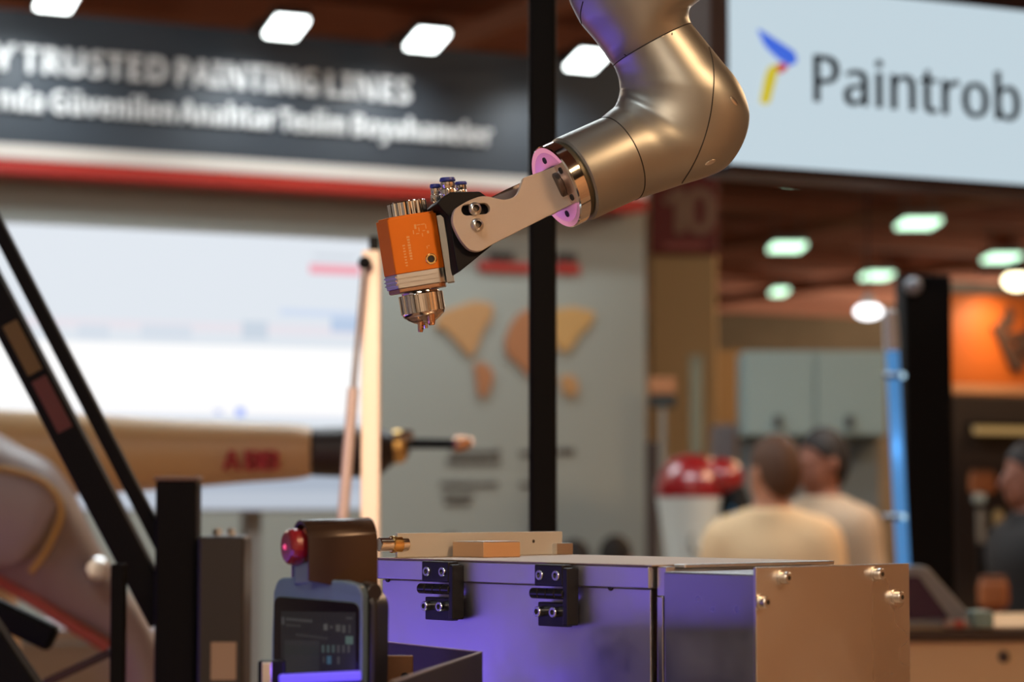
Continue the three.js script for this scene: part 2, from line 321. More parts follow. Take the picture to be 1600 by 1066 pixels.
// ------------------------------------------------------------------ numbered column, beige partition
{
  const D = 16.2, base = P(1070, 785, D), w = 104 * D / F; base.y = 0;
  const t = thing('hall_column', 'cream square hall column bearing the red number sign', 'column', base);
  mesh('shaft', box(w, HC, w, 0, HC / 2, -w / 2, 0.02), M('column_cream', [0.40, 0.29, 0.15], 0.8), t);
  const s = thing('number_sign', 'red panel with the number 10 fixed on the cream column', 'sign', V(base.x, 0, base.z), 0);
  const y0 = P(1070, 398, D).y, y1 = P(1070, 262, D).y;
  mesh('panel', box(w * 1.02, y1 - y0, 0.05, 0, (y0 + y1) / 2, 0.026, 0.008), M('number_panel_red', [0.13, 0.010, 0.008], 0.5), s);
  const cream = M('number_cream', [0.26, 0.17, 0.12], 0.6), ya = P(1070, 366, D).y, h = P(1070, 296, D).y - ya;
  for (const [ch, px] of [['1', 1030], ['0', 1066]]) { const g = new TextGeometry(ch, { font, size: h, depth: 0.012, curveSegments: 5 }); g.translate(P(px, 366, D).x - base.x, ya, 0.05); mesh('digit', g, cream, s); }
  mesh('caption_strip', box(w * 0.6, 0.035, 0.01, 0, ya - 0.085, 0.054), M('caption_red', [0.33, 0.10, 0.09], 0.6), s);
  const D2 = 19, a = P(1000, 548, D2), b = P(1166, 548, D2);
  struct('wall_partition', box(b.x - a.x, a.y, 0.12, (a.x + b.x) / 2, a.y / 2, -D2), M('partition_tan', [0.25, 0.17, 0.085], 0.85));
}
{ // things before the column
  const mk = (name, label, cat, x0, x1, y0, y1, D, depth, mat, foot, r = 0.01) => { const a = P(x0, y0, D), b = P(x1, y1, D), lo = foot ? 0 : b.y; const t = thing(name, label, cat, V((a.x + b.x) / 2, lo, -D)); mesh('panel', box(b.x - a.x, a.y - lo, depth, 0, (a.y - lo) / 2, 0, r), mat, t); return t; };
  const s = mk('booth_sign', 'small black booth sign with orange header near the column foot', 'sign', 1014, 1056, 618, 637, 11.8, 0.05, M('sign_black', [0.02, 0.03, 0.03], 0.5)); s.children[0].name = 'black_panel';
  const q = P(1014, 590, 11.8), q2 = P(1056, 616, 11.8); mesh('orange_header', box(q2.x - q.x, q.y - q2.y, 0.04, 0, (q.y + q2.y) / 2 - s.position.y, 0, 0.01), M('header_orange', [0.48, 0.22, 0.10], 0.7), s);
  mesh('stand', box(0.03, s.position.y, 0.03, 0, -s.position.y / 2, 0), M('stand_grey', [0.25, 0.25, 0.22], 0.5), s);
  const p = mk('banner_post', 'slim grey-green post behind the red and white robot', 'post', 1078, 1098, 562, 700, 14, 0.07, M('post_grey_green', [0.26, 0.28, 0.21], 0.6), true); p.children[0].name = 'shaft'; mesh('top_cap', box(0.09, 0.02, 0.09, 0, P(1080, 562, 14).y + 0.01, 0, 0.005), M('post_grey_green', [0], 0.6), p);
  const m = mk('grey_cabinet', 'dull grey floor cabinet behind the red and white robot', 'cabinet', 1112, 1148, 664, 800, 13, 0.3, M('cabinet_dull', [0.20, 0.17, 0.17], 0.6), true, 0.02); m.children[0].name = 'body'; mesh('door', box(0.15, 0.9, 0.02, 0, 0.75, 0.16, 0.005), M('cabinet_door_dull', [0.24, 0.2, 0.2], 0.6), m);
  const d = mk('dark_panel', 'dark narrow display board beside the booth wall end', 'board', 1008, 1030, 690, 860, 12.5, 0.06, M('board_dark', [0.05, 0.035, 0.03], 0.6), true); d.children[0].name = 'board'; mesh('foot', box(0.2, 0.02, 0.3, 0, 0.01, 0), blackPaint, d);
}
// ------------------------------------------------------------------ pale cabinets, blue tube, black pillar, orange booth
{
  const D = 12.6, O = P(1162, 785, D), a = P(1162, 548, D), b = P(1386, 682, D), W = b.x - a.x, H = a.y - b.y; O.y = 0;
  const pale = M('cabinet_pale', [0.33, 0.47, 0.48], 0.5), slate = M('counter_slate', [0.20, 0.24, 0.25], 0.5);
  const t = thing('wall_cabinet', 'pale grey-green cabinet with two doors behind the men', 'cabinet', V(a.x, b.y, -D));
  mesh('body', box(W, H, 0.35, W / 2, H / 2, -0.2, 0.006), pale, t);
  for (const k of [0, 1]) { const dm = mesh('door', box(W / 2 - 0.012, H - 0.02, 0.02, W * (0.25 + 0.5 * k), H / 2, -0.012, 0.004), pale, t); mesh('handle', box(0.045, 0.07, 0.03, W * (0.25 + 0.5 * k) - 0.01, 0.075, 0.01, 0.008), M('handle_dark', [0.09, 0.11, 0.11], 0.5), dm); }
  const u = thing('back_counter', 'slate grey counter unit under the pale cabinet', 'counter', V(a.x, 0, -D));
  mesh('back_panel', box(W, b.y, 0.05, W / 2, b.y / 2, -0.32), slate, u);
  mesh('worktop', box(W, 0.05, 0.5, W / 2, 1.0, -0.05, 0.01), slate, u); mesh('base', box(W, 0.97, 0.42, W / 2, 0.485, -0.08), M('counter_base', [0.25, 0.30, 0.31], 0.6), u);
  for (const [x, y, w, h, c] of [[0.14, 1.32, 0.16, 0.22, 0], [0.36, 1.38, 0.14, 0.3, 1], [0.58, 1.3, 0.13, 0.2, 2]]) { const e = thing('counter_appliance', ['grey-blue appliance standing on the slate counter', 'tall pale appliance standing on the slate counter', 'low dark blue appliance at the end of the slate counter'][c], 'appliance', V(a.x + x, 1.025, -D), 0, 'appliances on the slate counter'); mesh('body', box(w, h, 0.2, 0, h / 2, 0, 0.02), M('appliance_' + c, c === 1 ? [0.36, 0.42, 0.43] : c ? [0.10, 0.13, 0.20] : [0.16, 0.20, 0.24], 0.5), e); mesh('front_panel', box(w * 0.7, h * 0.4, 0.012, 0, h * 0.6, 0.102, 0.004), M('appliance_panel', [0.1, 0.13, 0.16], 0.4), e); }
}
{ // blue tube lamp in a rack with clear clamps
  const D = 6.0, a = P(1394, 548, D), b = P(1412, 900, D), top = P(1391, 486, D);
  const dir = a.clone().sub(b), f = b.clone().addScaledVector(dir, -b.y / dir.y);
  const t = thing('blue_light_tube', 'tall glowing blue light tube standing beside the black pillar', 'lamp', f);
  wmesh('tube', rod(b.clone().addScaledVector(dir, -0.9), a, 0.0165, 0.0165, 20), glow('tube_blue_glow', [0.05, 0.27, 0.62], 0.75), t);
  wmesh('chrome_end', rod(a, top, 0.019, 0.017, 20), M('tube_end_white', [0.7, 0.72, 0.74], 0.3, 0.3), t);
  wmesh('foot', rod(f, f.clone().add(V(0, 0.03, 0)), 0.11, 0.1, 24), blackPaint, t); wmesh('stem', rod(f.clone().add(V(0, 0.03, 0)), b.clone().addScaledVector(dir, -0.88), 0.014), blackPaint, t);
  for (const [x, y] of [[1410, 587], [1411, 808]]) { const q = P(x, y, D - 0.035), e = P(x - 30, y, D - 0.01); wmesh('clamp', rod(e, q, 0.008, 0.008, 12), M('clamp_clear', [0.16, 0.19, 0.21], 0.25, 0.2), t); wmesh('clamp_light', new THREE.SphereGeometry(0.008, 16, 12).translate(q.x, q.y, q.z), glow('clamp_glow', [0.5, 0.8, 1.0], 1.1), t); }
  const l = new THREE.PointLight(new THREE.Color(0.1, 0.4, 1), 0.04); l.position.copy(P(1400, 700, D - 0.06)); l.castShadow = true; scene.add(l);
  const D2 = 6.6, p0 = P(1408, 430, D2), p1 = P(1476, 430, D2), h = p0.y, c = thing('black_pillar', 'tall matt black square pillar beside the blue light tube', 'pillar', V((p0.x + p1.x) / 2, 0, -D2 - 0.05), 0.06);
  mesh('shaft', box(p1.x - p0.x + 0.012, h, 0.12, 0.008, h / 2, 0, 0.006), blackPaint, c); mesh('base_plate', box(0.24, 0.02, 0.24, 0, 0.01, 0), blackPaint, c);
  const r = P(1424, 447, D2 - 0.03); const k = mesh('round_cap', new THREE.SphereGeometry(0.024, 20, 14), M('cap_grey', [0.28, 0.28, 0.3], 0.4), c); k.position.set(r.x - c.position.x, r.y, r.z - c.position.z);
  // white lamp beside it
  const w = P(1357, 487, 9.5), wl = thing('white_lamp', 'small bright white lamp hanging left of the blue tube', 'lamp', w);
  mesh('bulb', new THREE.SphereGeometry(0.055, 24, 16).scale(1, 0.55, 1), glow('white_bulb_glow', [0.95, 0.97, 1.0], 3.2), wl); mesh('cord', box(0.004, HC - w.y, 0.01, 0, (HC - w.y) / 2, 0), blackPaint, wl); mesh('cap', rod(V(0, 0.025, 0), V(0, 0.07, 0), 0.035, 0.012), lampHousing, wl);
  const pl = new THREE.PointLight(0xffffff, 0.8); pl.position.copy(w).add(V(0, -0.005, 0)); pl.castShadow = true; pl.shadow.radius = 2; scene.add(pl);
}
{ // orange fascia booth
  const D = 10, O = P(1483, 785, D); O.y = 0; const at = (px, py) => onPlane(O, TH, px, py);
  const a = at(1483, 458), b = at(1483, 600), L = 2.2;
  const t = thing('orange_fascia', 'orange booth fascia with a dark diamond lattice emblem', 'sign', O, TH);
  mesh('panel', box(L, a.y - b.y, 0.1, L / 2, (a.y + b.y) / 2, -0.05, 0.006), M('fascia_orange', [0.33, 0.075, 0.004], 0.55), t);
  mesh('lower_trim', box(L, 0.04, 0.12, L / 2, b.y - 0.02, -0.05, 0.004), M('fascia_trim_tan', [0.35, 0.17, 0.08], 0.5), t);
  mesh('upper_trim', box(L, 0.05, 0.12, L / 2, a.y + 0.025, -0.05, 0.004), M('fascia_trim_grey', [0.10, 0.08, 0.07], 0.5), t);
  const em = M('emblem_brown', [0.035, 0.016, 0.010], 0.6);
  const poly = (pts) => mesh('emblem_piece', extrude(pts.map(([x, y]) => { const q = at(x, y); return [q.s, q.y]; }), 0.02, 0.003), em, t);
  poly([[1574, 478], [1582, 490], [1580, 512], [1567, 514], [1562, 504]]); poly([[1547, 510], [1556, 512], [1584, 548], [1600, 570], [1585, 582], [1577, 576]]); poly([[1596, 516], [1622, 494], [1640, 520], [1604, 562], [1584, 544]]); poly([[1560, 500], [1570, 520], [1600, 520], [1592, 534], [1566, 530], [1556, 512]]);
  const q = at(1537, 446), lp = V(O.x + CT * q.s + ST * 0.22, q.y, O.z - ST * q.s + CT * 0.22);
  const l = thing('fascia_lamp', 'warm glowing lamp mounted over the orange fascia', 'lamp', lp, TH);
  mesh('bulb', new THREE.SphereGeometry(0.052, 24, 16).scale(1.15, 0.75, 1), glow('fascia_bulb_glow', [1.0, 0.88, 0.55], 5), l); mesh('arm', box(0.02, 0.02, 0.24, 0, 0.06, -0.13), blackPaint, l); mesh('hood', rod(V(0, 0.03, 0), V(0, 0.08, 0), 0.05, 0.03), blackPaint, l);
  spotLight(WARM, 1.1, lp.clone().add(V(0, -0.06, 0)), V(lp.x - ST * 0.3, lp.y - 0.3, lp.z - CT * 0.3), 0.9, 0.9, 2);
  // dark interior
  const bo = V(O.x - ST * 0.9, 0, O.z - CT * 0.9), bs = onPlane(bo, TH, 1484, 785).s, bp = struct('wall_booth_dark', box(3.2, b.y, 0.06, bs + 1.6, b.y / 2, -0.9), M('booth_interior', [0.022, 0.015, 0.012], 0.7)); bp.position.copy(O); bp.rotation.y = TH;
  const at2 = (px, py) => onPlane(V(O.x - ST * 0.8, 0, O.z - CT * 0.8), TH, px, py);
  const shelf = thing('shelf_lamp', 'dim amber strip lamp under the orange fascia', 'lamp', V(O.x - ST * 0.8, 0, O.z - CT * 0.8), TH), s0 = at2(1522, 672), s1 = at2(1650, 672);
  mesh('strip', box(s1.s - s0.s, 0.035, 0.03, (s0.s + s1.s) / 2, s0.y, 0, 0.008), glow('strip_amber_glow', [0.75, 0.45, 0.14], 0.38), shelf); mesh('rail', box(s1.s - s0.s, 0.012, 0.09, (s0.s + s1.s) / 2, s0.y + 0.026, -0.02), blackPaint, shelf);
  areaLight(new THREE.Color(1, 0.6, 0.25), 1.2, 0.3, 0.03, P(1560, 680, 10.4), P(1560, 900, 10.2));
  // goods inside
  const good = (name, label, cat, x0, x1, y0, y1, D2, c) => { const p = P(x0, y0, D2), r = P(x1, y1, D2), w = r.x - p.x, h = p.y - r.y; const o = thing(name, label, cat, V((p.x + r.x) / 2, r.y, -D2)); mesh('body', box(w, h, w * 0.6, 0, h / 2, 0, Math.min(w, h) * 0.25), M(name + '_' + c.join('_'), c, 0.6), o); mesh('lid', box(w * 0.8, h * 0.14, w * 0.5, 0, h * 1.03, 0, h * 0.05), M(name + '_lid', c.map((k) => k * 0.5), 0.6), o); mesh('stand', box(w * 0.3, r.y, w * 0.3, 0, -r.y / 2, 0), blackPaint, o); return o; };
  good('display_bag', 'orange bag on a stand in the dark booth', 'bag', 1514, 1556, 738, 772, 10.6, [0.30, 0.09, 0.02]); good('display_case', 'small teal grey case in the dark booth', 'case', 1520, 1540, 772, 786, 10.1, [0.22, 0.26, 0.24]); good('display_drum', 'brown orange drum behind the cream counter', 'drum', 1528, 1576, 905, 952, 8.4, [0.34, 0.10, 0.025]); good('display_bottle', 'slim grey bottle stand in the dark booth', 'bottle', 1526, 1540, 800, 850, 9.6, [0.15, 0.13, 0.10]); good('display_jar', 'yellowish jar on a stand in the dark booth', 'jar', 1552, 1568, 800, 830, 9.7, [0.26, 0.17, 0.06]);
}
// ------------------------------------------------------------------ white light box sign
{
  const O = P(1141, 258, 5.5), L = 1.05; O.y = 0; const at = (px, py) => onPlane(O, TH, px, py);
  const a = at(1141, 256), b = at(1500, 6), Hh = b.y - a.y;
  const t = thing('light_box_sign', 'white glowing light box sign reading Paintrob with coloured emblem', 'sign', O, TH);
  mesh('light_box', box(L, Hh, 0.1, L / 2, a.y + Hh / 2, -0.05, 0.004), glow('light_box_glow', [0.58, 0.72, 0.80], 0.9), t);
  mesh('lower_rail', box(L, 0.02, 0.12, L / 2, a.y - 0.01, -0.055), M('rail_dark', [0.05, 0.03, 0.03], 0.5), t); mesh('upper_rail', box(L, 0.05, 0.12, L / 2, b.y + 0.025, -0.055), M('rail_dark', [0], 0.5), t);
  const navy = M('sign_navy', [0.012, 0.022, 0.045], 0.6);
  const p = at(1262, 158), q = at(1596, 191), cap = at(1266, 86).y - p.y; word(t, 'Paintrob', p.s, q.s, p.y, q.y + 0.0, cap * 1.02, 0.0, 0.008, navy, fontThin);
  const poly = (name, c, pts) => mesh(name, extrude(roundPoly(pts.map(([x, y]) => { const r = at(x, y); return [r.s, r.y]; }), 0.01), 0.008, 0.001), glow(name + '_sign_glow', c, 0.8), t);
  poly('blue_wing', [0.035, 0.16, 0.86], [[1182, 45], [1190, 50], [1240, 82], [1244, 98], [1232, 104], [1212, 90], [1194, 72]]); poly('red_joint', [0.62, 0.015, 0.05], [[1214, 98], [1232, 104], [1218, 116], [1210, 110]]); poly('yellow_limb', [0.72, 0.60, 0.03], [[1200, 104], [1214, 100], [1212, 118], [1200, 164], [1186, 162], [1194, 120]]);
  const c = at(1141, 100); areaLight(new THREE.Color(0.77, 0.91, 1.0), 0.6, L, Hh, V(O.x + CT * L / 2 + ST * 0.02, a.y + Hh / 2, O.z - ST * L / 2 + CT * 0.02), V(O.x + CT * L / 2 + ST * 2, a.y + Hh / 2, O.z - ST * L / 2 + CT * 2));
const pm = M('post_dark_grey', [0.12, 0.10, 0.10], 0.5); mesh('side_frame', box(0.05, HC - a.y - 0.02, 0.11, -0.026, (HC + a.y - 0.02) / 2, -0.055, 0.003), pm, t); mesh('hanger', box(0.03, HC - b.y - 0.06, 0.03, L - 0.1, (HC + b.y + 0.05) / 2, -0.055), pm, t);
}
// ------------------------------------------------------------------ large display
{
  const O = P(586, 600, 9); O.y = 0; const at = (px, py) => onPlane(O, TH, px, py);
  const y1 = at(586, 374).y, y0 = at(586, 800).y, H = y1 - y0, W = H * 1.78;
  const cv = document.createElement('canvas'); cv.width = 1024; cv.height = 576; const x = cv.getContext('2d');
  const U = (px, py) => { const r = at(px, py); return [(r.s + W) / W * 1024, (y1 - r.y) / H * 576]; };
  const R = (c, x0, y0_, x1, y1_) => { const a = U(x0, y0_), b = U(x1, y1_); x.fillStyle = c; x.fillRect(a[0], a[1], b[0] - a[0], b[1] - a[1]); };
  x.fillStyle = '#dfe6ee'; x.fillRect(0, 0, 1024, 576);
  R('#ffffff', -300, 520, 600, 655); R('#e6e2ea', -300, 497, 600, 512); R('#d5dee9', 120, 505, 170, 530); R('#d5dee9', 220, 505, 300, 531); R('#c9d5e2', 380, 500, 420, 530); R('#b9cce6', 520, 490, 600, 520); R('#cfdcf0', 440, 480, 560, 496);
  R('#f0a3b2', 486, 409, 566, 428); R('#c9cfd8', 492, 394, 560, 402); R('#efeefb', -300, 640, 600, 652); R('#9fb4ff', 370, 638, 384, 652); R('#ccd3f3', 336, 640, 348, 650); R('#a9b4c4', -300, 690, 600, 800); R('#b9c2cf', -300, 770, 600, 800);
  const tex = new THREE.CanvasTexture(cv); tex.colorSpace = THREE.SRGBColorSpace;
  const sm = new THREE.MeshStandardMaterial({ roughness: 0.4, emissiveMap: tex, emissiveIntensity: 1.0 }); sm.color.setRGB(0.02, 0.02, 0.02); sm.emissive.setRGB(1, 1, 1); sm.name = 'display_screen_glow';
  const t = thing('large_display', 'large bright white display standing before the grey booth wall', 'display', O, TH);
  const pl = new THREE.PlaneGeometry(W - 0.02, H - 0.02); pl.translate(-W / 2, (y0 + y1) / 2, 0.002); mesh('screen', pl, sm, t);
  mesh('casing', box(W, H, 0.05, -W / 2, (y0 + y1) / 2, -0.026, 0.006), M('casing_grey', [0.3, 0.3, 0.3], 0.5), t);
  for (const k of [0.25, 0.75]) mesh('leg', box(0.06, y0 + 0.2, 0.06, -W * k, (y0 + 0.2) / 2, -0.09), lampHousing, t);
  mesh('foot_bar', box(W * 0.7, 0.03, 0.5, -W / 2, 0.015, -0.09), lampHousing, t);
  areaLight(0xf4f7ff, 0.75, W, H, V(O.x - CT * W / 2 + ST * 0.02, (y0 + y1) / 2, O.z + ST * W / 2 + CT * 0.02), V(O.x - CT * W / 2 + ST * 3, (y0 + y1) / 2, O.z + ST * W / 2 + CT * 3));
}
// ------------------------------------------------------------------ large industrial robot behind the frame
// silhouette pairs (px) at one depth -> rings with round depth
function ringsFrom(pairs, D, depthK = 1, n = 40) {
  const A = new THREE.CatmullRomCurve3(pairs.map(([a]) => V(a[0], a[1], 0))), B = new THREE.CatmullRomCurve3(pairs.map(([, b]) => V(b[0], b[1], 0)));
  const out = [];
  for (let i = 0; i <= n; i++) { const a = A.getPoint(i / n), b = B.getPoint(i / n), p = P(a.x, a.y, D), q = P(b.x, b.y, D), u = q.clone().sub(p).multiplyScalar(0.5); out.push({ c: p.add(q).multiplyScalar(0.5), u, v: V(0, 0, u.length() * depthK) }); }
  return out;
}
{
  const cream = M('robot_cream', [0.60, 0.40, 0.20], 0.4), pinkish = M('robot_casting', [0.27, 0.20, 0.17], 0.45), brown = M('robot_wrist_dark', [0.03, 0.018, 0.012], 0.45);
  const D = 5.2, base = V(P(-160, 785, D).x, 0, -D);
  const t = thing('industrial_robot', 'large cream industrial robot with red ABB lettering on its forearm', 'robot', base);
  wmesh('forearm', loft(ringsFrom([[[-260, 630], [-260, 800]], [[-120, 634], [-120, 790]], [[0, 640], [0, 782]], [[120, 646], [120, 774]], [[250, 654], [250, 766]], [[380, 660], [380, 755]], [[470, 664], [470, 748]], [[492, 670], [492, 742]]], D, 0.95)), cream, t);
  wmesh('wrist_housing', loft(ringsFrom([[[488, 669], [488, 744]], [[540, 667], [540, 746]], [[590, 668], [590, 744]], [[612, 676], [612, 728]], [[640, 683], [640, 712]]], D, 1)), brown, t);
  wmesh('wrist_ring', lathe(P(614, 698, D), P(634, 697, D).sub(P(614, 698, D)), [[0, 0], [0.03, 0], [0.037, 0.004], [0.037, 0.02], [0.03, 0.028], [0, 0.028]]), brass, t);
  wmesh('chrome_nut', rod(P(626, 680, D - 0.03), P(646, 680, D - 0.03), 0.012, 0.012, 6), chrome, t);
  wmesh('lance', rod(P(640, 693, D), P(712, 694, D), 0.0115, 0.0105), blackPaint, t);
  wmesh('lance_tip', lathe(P(708, 694, D), P(738, 691, D).sub(P(708, 694, D)), [[0, 0], [0.014, 0.002], [0.017, 0.012], [0.014, 0.03], [0.008, 0.042], [0, 0.044]]), copperTip, t);
  // lettering on the flank
  const lm = M('robot_letter_red', [0.42, 0.015, 0.02], 0.5), h = P(350, 704, D).y - P(350, 735, D).y;
  [['A', 348], ['B', 377], ['B', 404]].forEach(([ch, px]) => { const g = new TextGeometry(ch, { font, size: h, depth: 0.03, curveSegments: 4 }), p = P(px, 735, D - 0.075); g.computeBoundingBox(); g.scale((P(px + 27, 735, D).x - P(px, 735, D).x) / (g.boundingBox.max.x - g.boundingBox.min.x), 1, 1); g.translate(p.x, p.y, p.z - 0.024); wmesh('letter', g, lm, t); });
  const D2 = 4.7;
  wmesh('lower_arm', loft(ringsFrom([[[-30, 660], [-230, 800]], [[25, 694], [-150, 850]], [[78, 722], [-60, 882]], [[112, 765], [0, 912]], [[136, 815], [55, 944]], [[175, 890], [105, 975]], [[225, 962], [165, 1012]], [[262, 1050], [195, 1085]], [[270, 1180], [190, 1180]]], D2, 0.9)), pinkish, t);
  wmesh('red_stripe', tube([[-60, 878], [0, 908], [55, 940], [105, 972], [170, 1012]].map(([x, y]) => P(x, y, D2 - 0.05)), 0.013, 40, 10), M('robot_stripe_red', [0.36, 0.06, 0.03], 0.5), t);
  wmesh('cover_plate', loft(ringsFrom([[[-40, 735], [-70, 880]], [[10, 738], [-10, 885]], [[70, 760], [30, 880]], [[88, 790], [60, 850]]], D2 - 0.12, 0.25)), M('robot_cover', [0.30, 0.23, 0.20], 0.45), t);
  wmesh('cover_rim', tube([[-40, 733], [20, 735], [75, 758], [96, 795], [78, 850], [48, 895]].map(([x, y]) => P(x, y, D2 - 0.12)), 0.006, 40, 8), M('robot_rim_yellow', [0.52, 0.30, 0.06], 0.5), t);
  wmesh('chrome_plug', lathe(P(152, 890, D2 - 0.1), V(0.2, 0.1, 1), [[0, -0.03], [0.022, -0.03], [0.024, 0.004], [0.018, 0.014], [0, 0.016]]), satin, t);
  wmesh('pedestal', box(0.7, 0.75, 0.7, base.x + 0.15, 0.375, -D + 0.2, 0.03), pinkish, t); wmesh('column', rod(V(base.x + 0.15, 0.7, -D + 0.2), V(base.x + 0.1, 1.6, -D + 0.15), 0.2, 0.16), cream, t);
  const tb = thing('white_table', 'low white table seen under the robot arm', 'table', P(110, 1010, 5.6).setY(0)); const ty = P(110, 985, 5.6).y;
  mesh('tabletop', box(0.5, 0.03, 0.5, 0, ty, 0, 0.006), M('table_white', [0.40, 0.36, 0.38], 0.6), tb); mesh('front_panel', box(0.46, 0.5, 0.02, 0, ty - 0.27, 0.2), M('table_white', [0], 0.6), tb); for (const [a, b] of [[-0.22, -0.2], [0.22, -0.2], [-0.22, 0.2], [0.22, 0.2]]) mesh('leg', box(0.04, ty, 0.04, a, ty / 2, b), M('table_white', [0], 0.6), tb);
}
// ------------------------------------------------------------------ black frame with braces, control box
{
  const D = 3.0, g = P(276, 785, D); g.y = 0;
  const t = thing('support_frame', 'black steel support frame with post and slanting braces', 'frame', g);
  const a = P(243, 752, D), b = P(307, 752, D), w = b.x - a.x;
  wmesh('post', box(w, a.y, w, (a.x + b.x) / 2, a.y / 2, -D - w / 2, 0.003), blackPaint, t); wmesh('post_cap', box(w + 0.004, 0.006, w + 0.004, (a.x + b.x) / 2, a.y + 0.003, -D - w / 2, 0.002), M('cap_brown', [0.16, 0.10, 0.07], 0.4), t);
  const up = V(0.9, 0.4, 0);
  const br = wmesh('wide_brace', bar(P(-120, 248, D + 0.03), P(258, 970, D + 0.03), 0.036, 0.0375, up), blackPaint, t);
  wmesh('narrow_brace', bar(P(-95, 176, D + 0.03), P(262, 870, D + 0.03), 0.025, 0.0175, up), blackPaint, t);
  const st = (c, m, y0, y1) => { const p = P(-120 + 378 * (y0 - 248) / 722, y0, D + 0.0115), q = P(-120 + 378 * (y1 - 248) / 722, y1, D + 0.0115); return wmesh(c, bar(p, q, 0.001, 0.02, up, 0.0003), m, br); };
  st('yellow_sticker', M('sticker_yellow', [0.10, 0.055, 0.006], 0.5), 505, 582); st('red_sticker', M('sticker_red', [0.08, 0.007, 0.006], 0.5), 592, 672);
  wmesh('thin_post', box(0.017, P(188, 878, D).y, 0.02, P(186, 878, D - 0.1).x, P(188, 878, D).y / 2, -D + 0.1, 0.002), blackPaint, t);
  wmesh('lower_brace', bar(P(-60, 930, D - 0.2), P(75, 1130, D - 0.2), 0.04, 0.036, up), blackPaint, t);
  wmesh('cross_brace', bar(P(70, 1068, D + 0.1), P(176, 1018, D + 0.1), 0.016, 0.011, V(0, 1, 0)), M('brace_maroon', [0.035, 0.012, 0.01], 0.5), t);
  wmesh('cable_duct', bar(P(-30, 945, D + 0.2), P(86, 1000, D + 0.2), 0.03, 0.035, V(0, 1, 0), 0.008), blackPaint, t);
  const c0 = P(312, 838, D), c1 = P(384, 838, D), cb = thing('control_box', 'dark grey control box with pale label on the black post', 'control box', V((c0.x + c1.x) / 2, 0, -D - 0.03));
  const cw = c1.x - c0.x, ch = c0.y - 1.2; mesh('body', box(cw, ch, 0.09, 0, 1.2 + ch / 2, 0, 0.004), M('box_dark', [0.020, 0.018, 0.016], 0.45), cb);
  mesh('label', box(0.031, 0.046, 0.001, 0.004, P(360, 1032, D).y, 0.0456), M('label_pale', [0.34, 0.25, 0.17], 0.6), cb);
  for (const px of [335, 356]) { const s = rod(V(0, 0, 0), V(0, 0.009, 0), 0.0065, 0.005, 16); const m = mesh('stud', s, satin, cb); m.position.set(P(px, 838, D).x - cb.position.x, c0.y, 0.0); }
  mesh('stand', box(0.03, 1.2, 0.03, 0, 0.6, 0), blackPaint, cb);
}
{ // tall black pole, pale post with slanting rod
  const D = 3.0, x0 = P(826, 500, D).x, x1 = P(870, 500, D).x, w = x1 - x0;
  const t = thing('black_pole', 'tall black square pole rising behind the robot bracket', 'pole', V((x0 + x1) / 2, 0, -D - w / 2));
  mesh('shaft', box(w, 3.3, w, 0, 1.65, 0, 0.006), blackPaint, t); mesh('base_plate', box(0.16, 0.012, 0.16, 0, 0.006, 0), blackPaint, t);
  const D2 = 3.7, a = P(566, 392, D2), b = P(595, 392, D2), k = thing('pale_post', 'pale pinkish square post with slanting steel rod and black knob', 'post', V((a.x + b.x) / 2, 0, -D2));
  const pm = M('post_pale', [0.93, 0.76, 0.62], 0.5); wmesh('shaft', box(b.x - a.x, a.y, b.x - a.x, k.position.x, a.y / 2, -D2, 0.004), pm, k);
  wmesh('corner_cap', box(0.016, 0.022, 0.026, P(585, 380, D2).x, P(585, 381, D2).y, -D2, 0.003), blackPaint, k);
  wmesh('knob', new THREE.SphereGeometry(0.0105, 20, 14).translate(...P(570, 411, D2 - 0.03).toArray()), blackPaint, k);
  wmesh('slanting_rod', rod(P(569, 414, D2 - 0.03), P(552, 610, D2 - 0.03), 0.0045), M('rod_steel', [0.35, 0.33, 0.34], 0.35, 0.6), k);
  wmesh('rod_sleeve', rod(P(552, 606, D2 - 0.03), P(534, 830, D2 - 0.03), 0.0085), M('sleeve_pink', [0.56, 0.44, 0.40], 0.4, 0.3), k);
}
// ------------------------------------------------------------------ people
const smin = (a, b, k) => { const h = Math.max(k - Math.abs(a - b), 0) / k; return Math.min(a, b) - h * h * k * 0.25; };
function cone(p, a, b, ra, rb) { // tapered capsule distance
  const bx = b[0] - a[0], by = b[1] - a[1], bz = b[2] - a[2], px = p[0] - a[0], py = p[1] - a[1], pz = p[2] - a[2];
  const t = Math.max(0, Math.min(1, (px * bx + py * by + pz * bz) / (bx * bx + by * by + bz * bz + 1e-9)));
  return Math.hypot(px - bx * t, py - by * t, pz - bz * t) - (ra + (rb - ra) * t);
}
const ell = (p, c, r) => { const q = Math.hypot((p[0] - c[0]) / r[0], (p[1] - c[1]) / r[1], (p[2] - c[2]) / r[2]); return (q - 1) * Math.min(...r); };
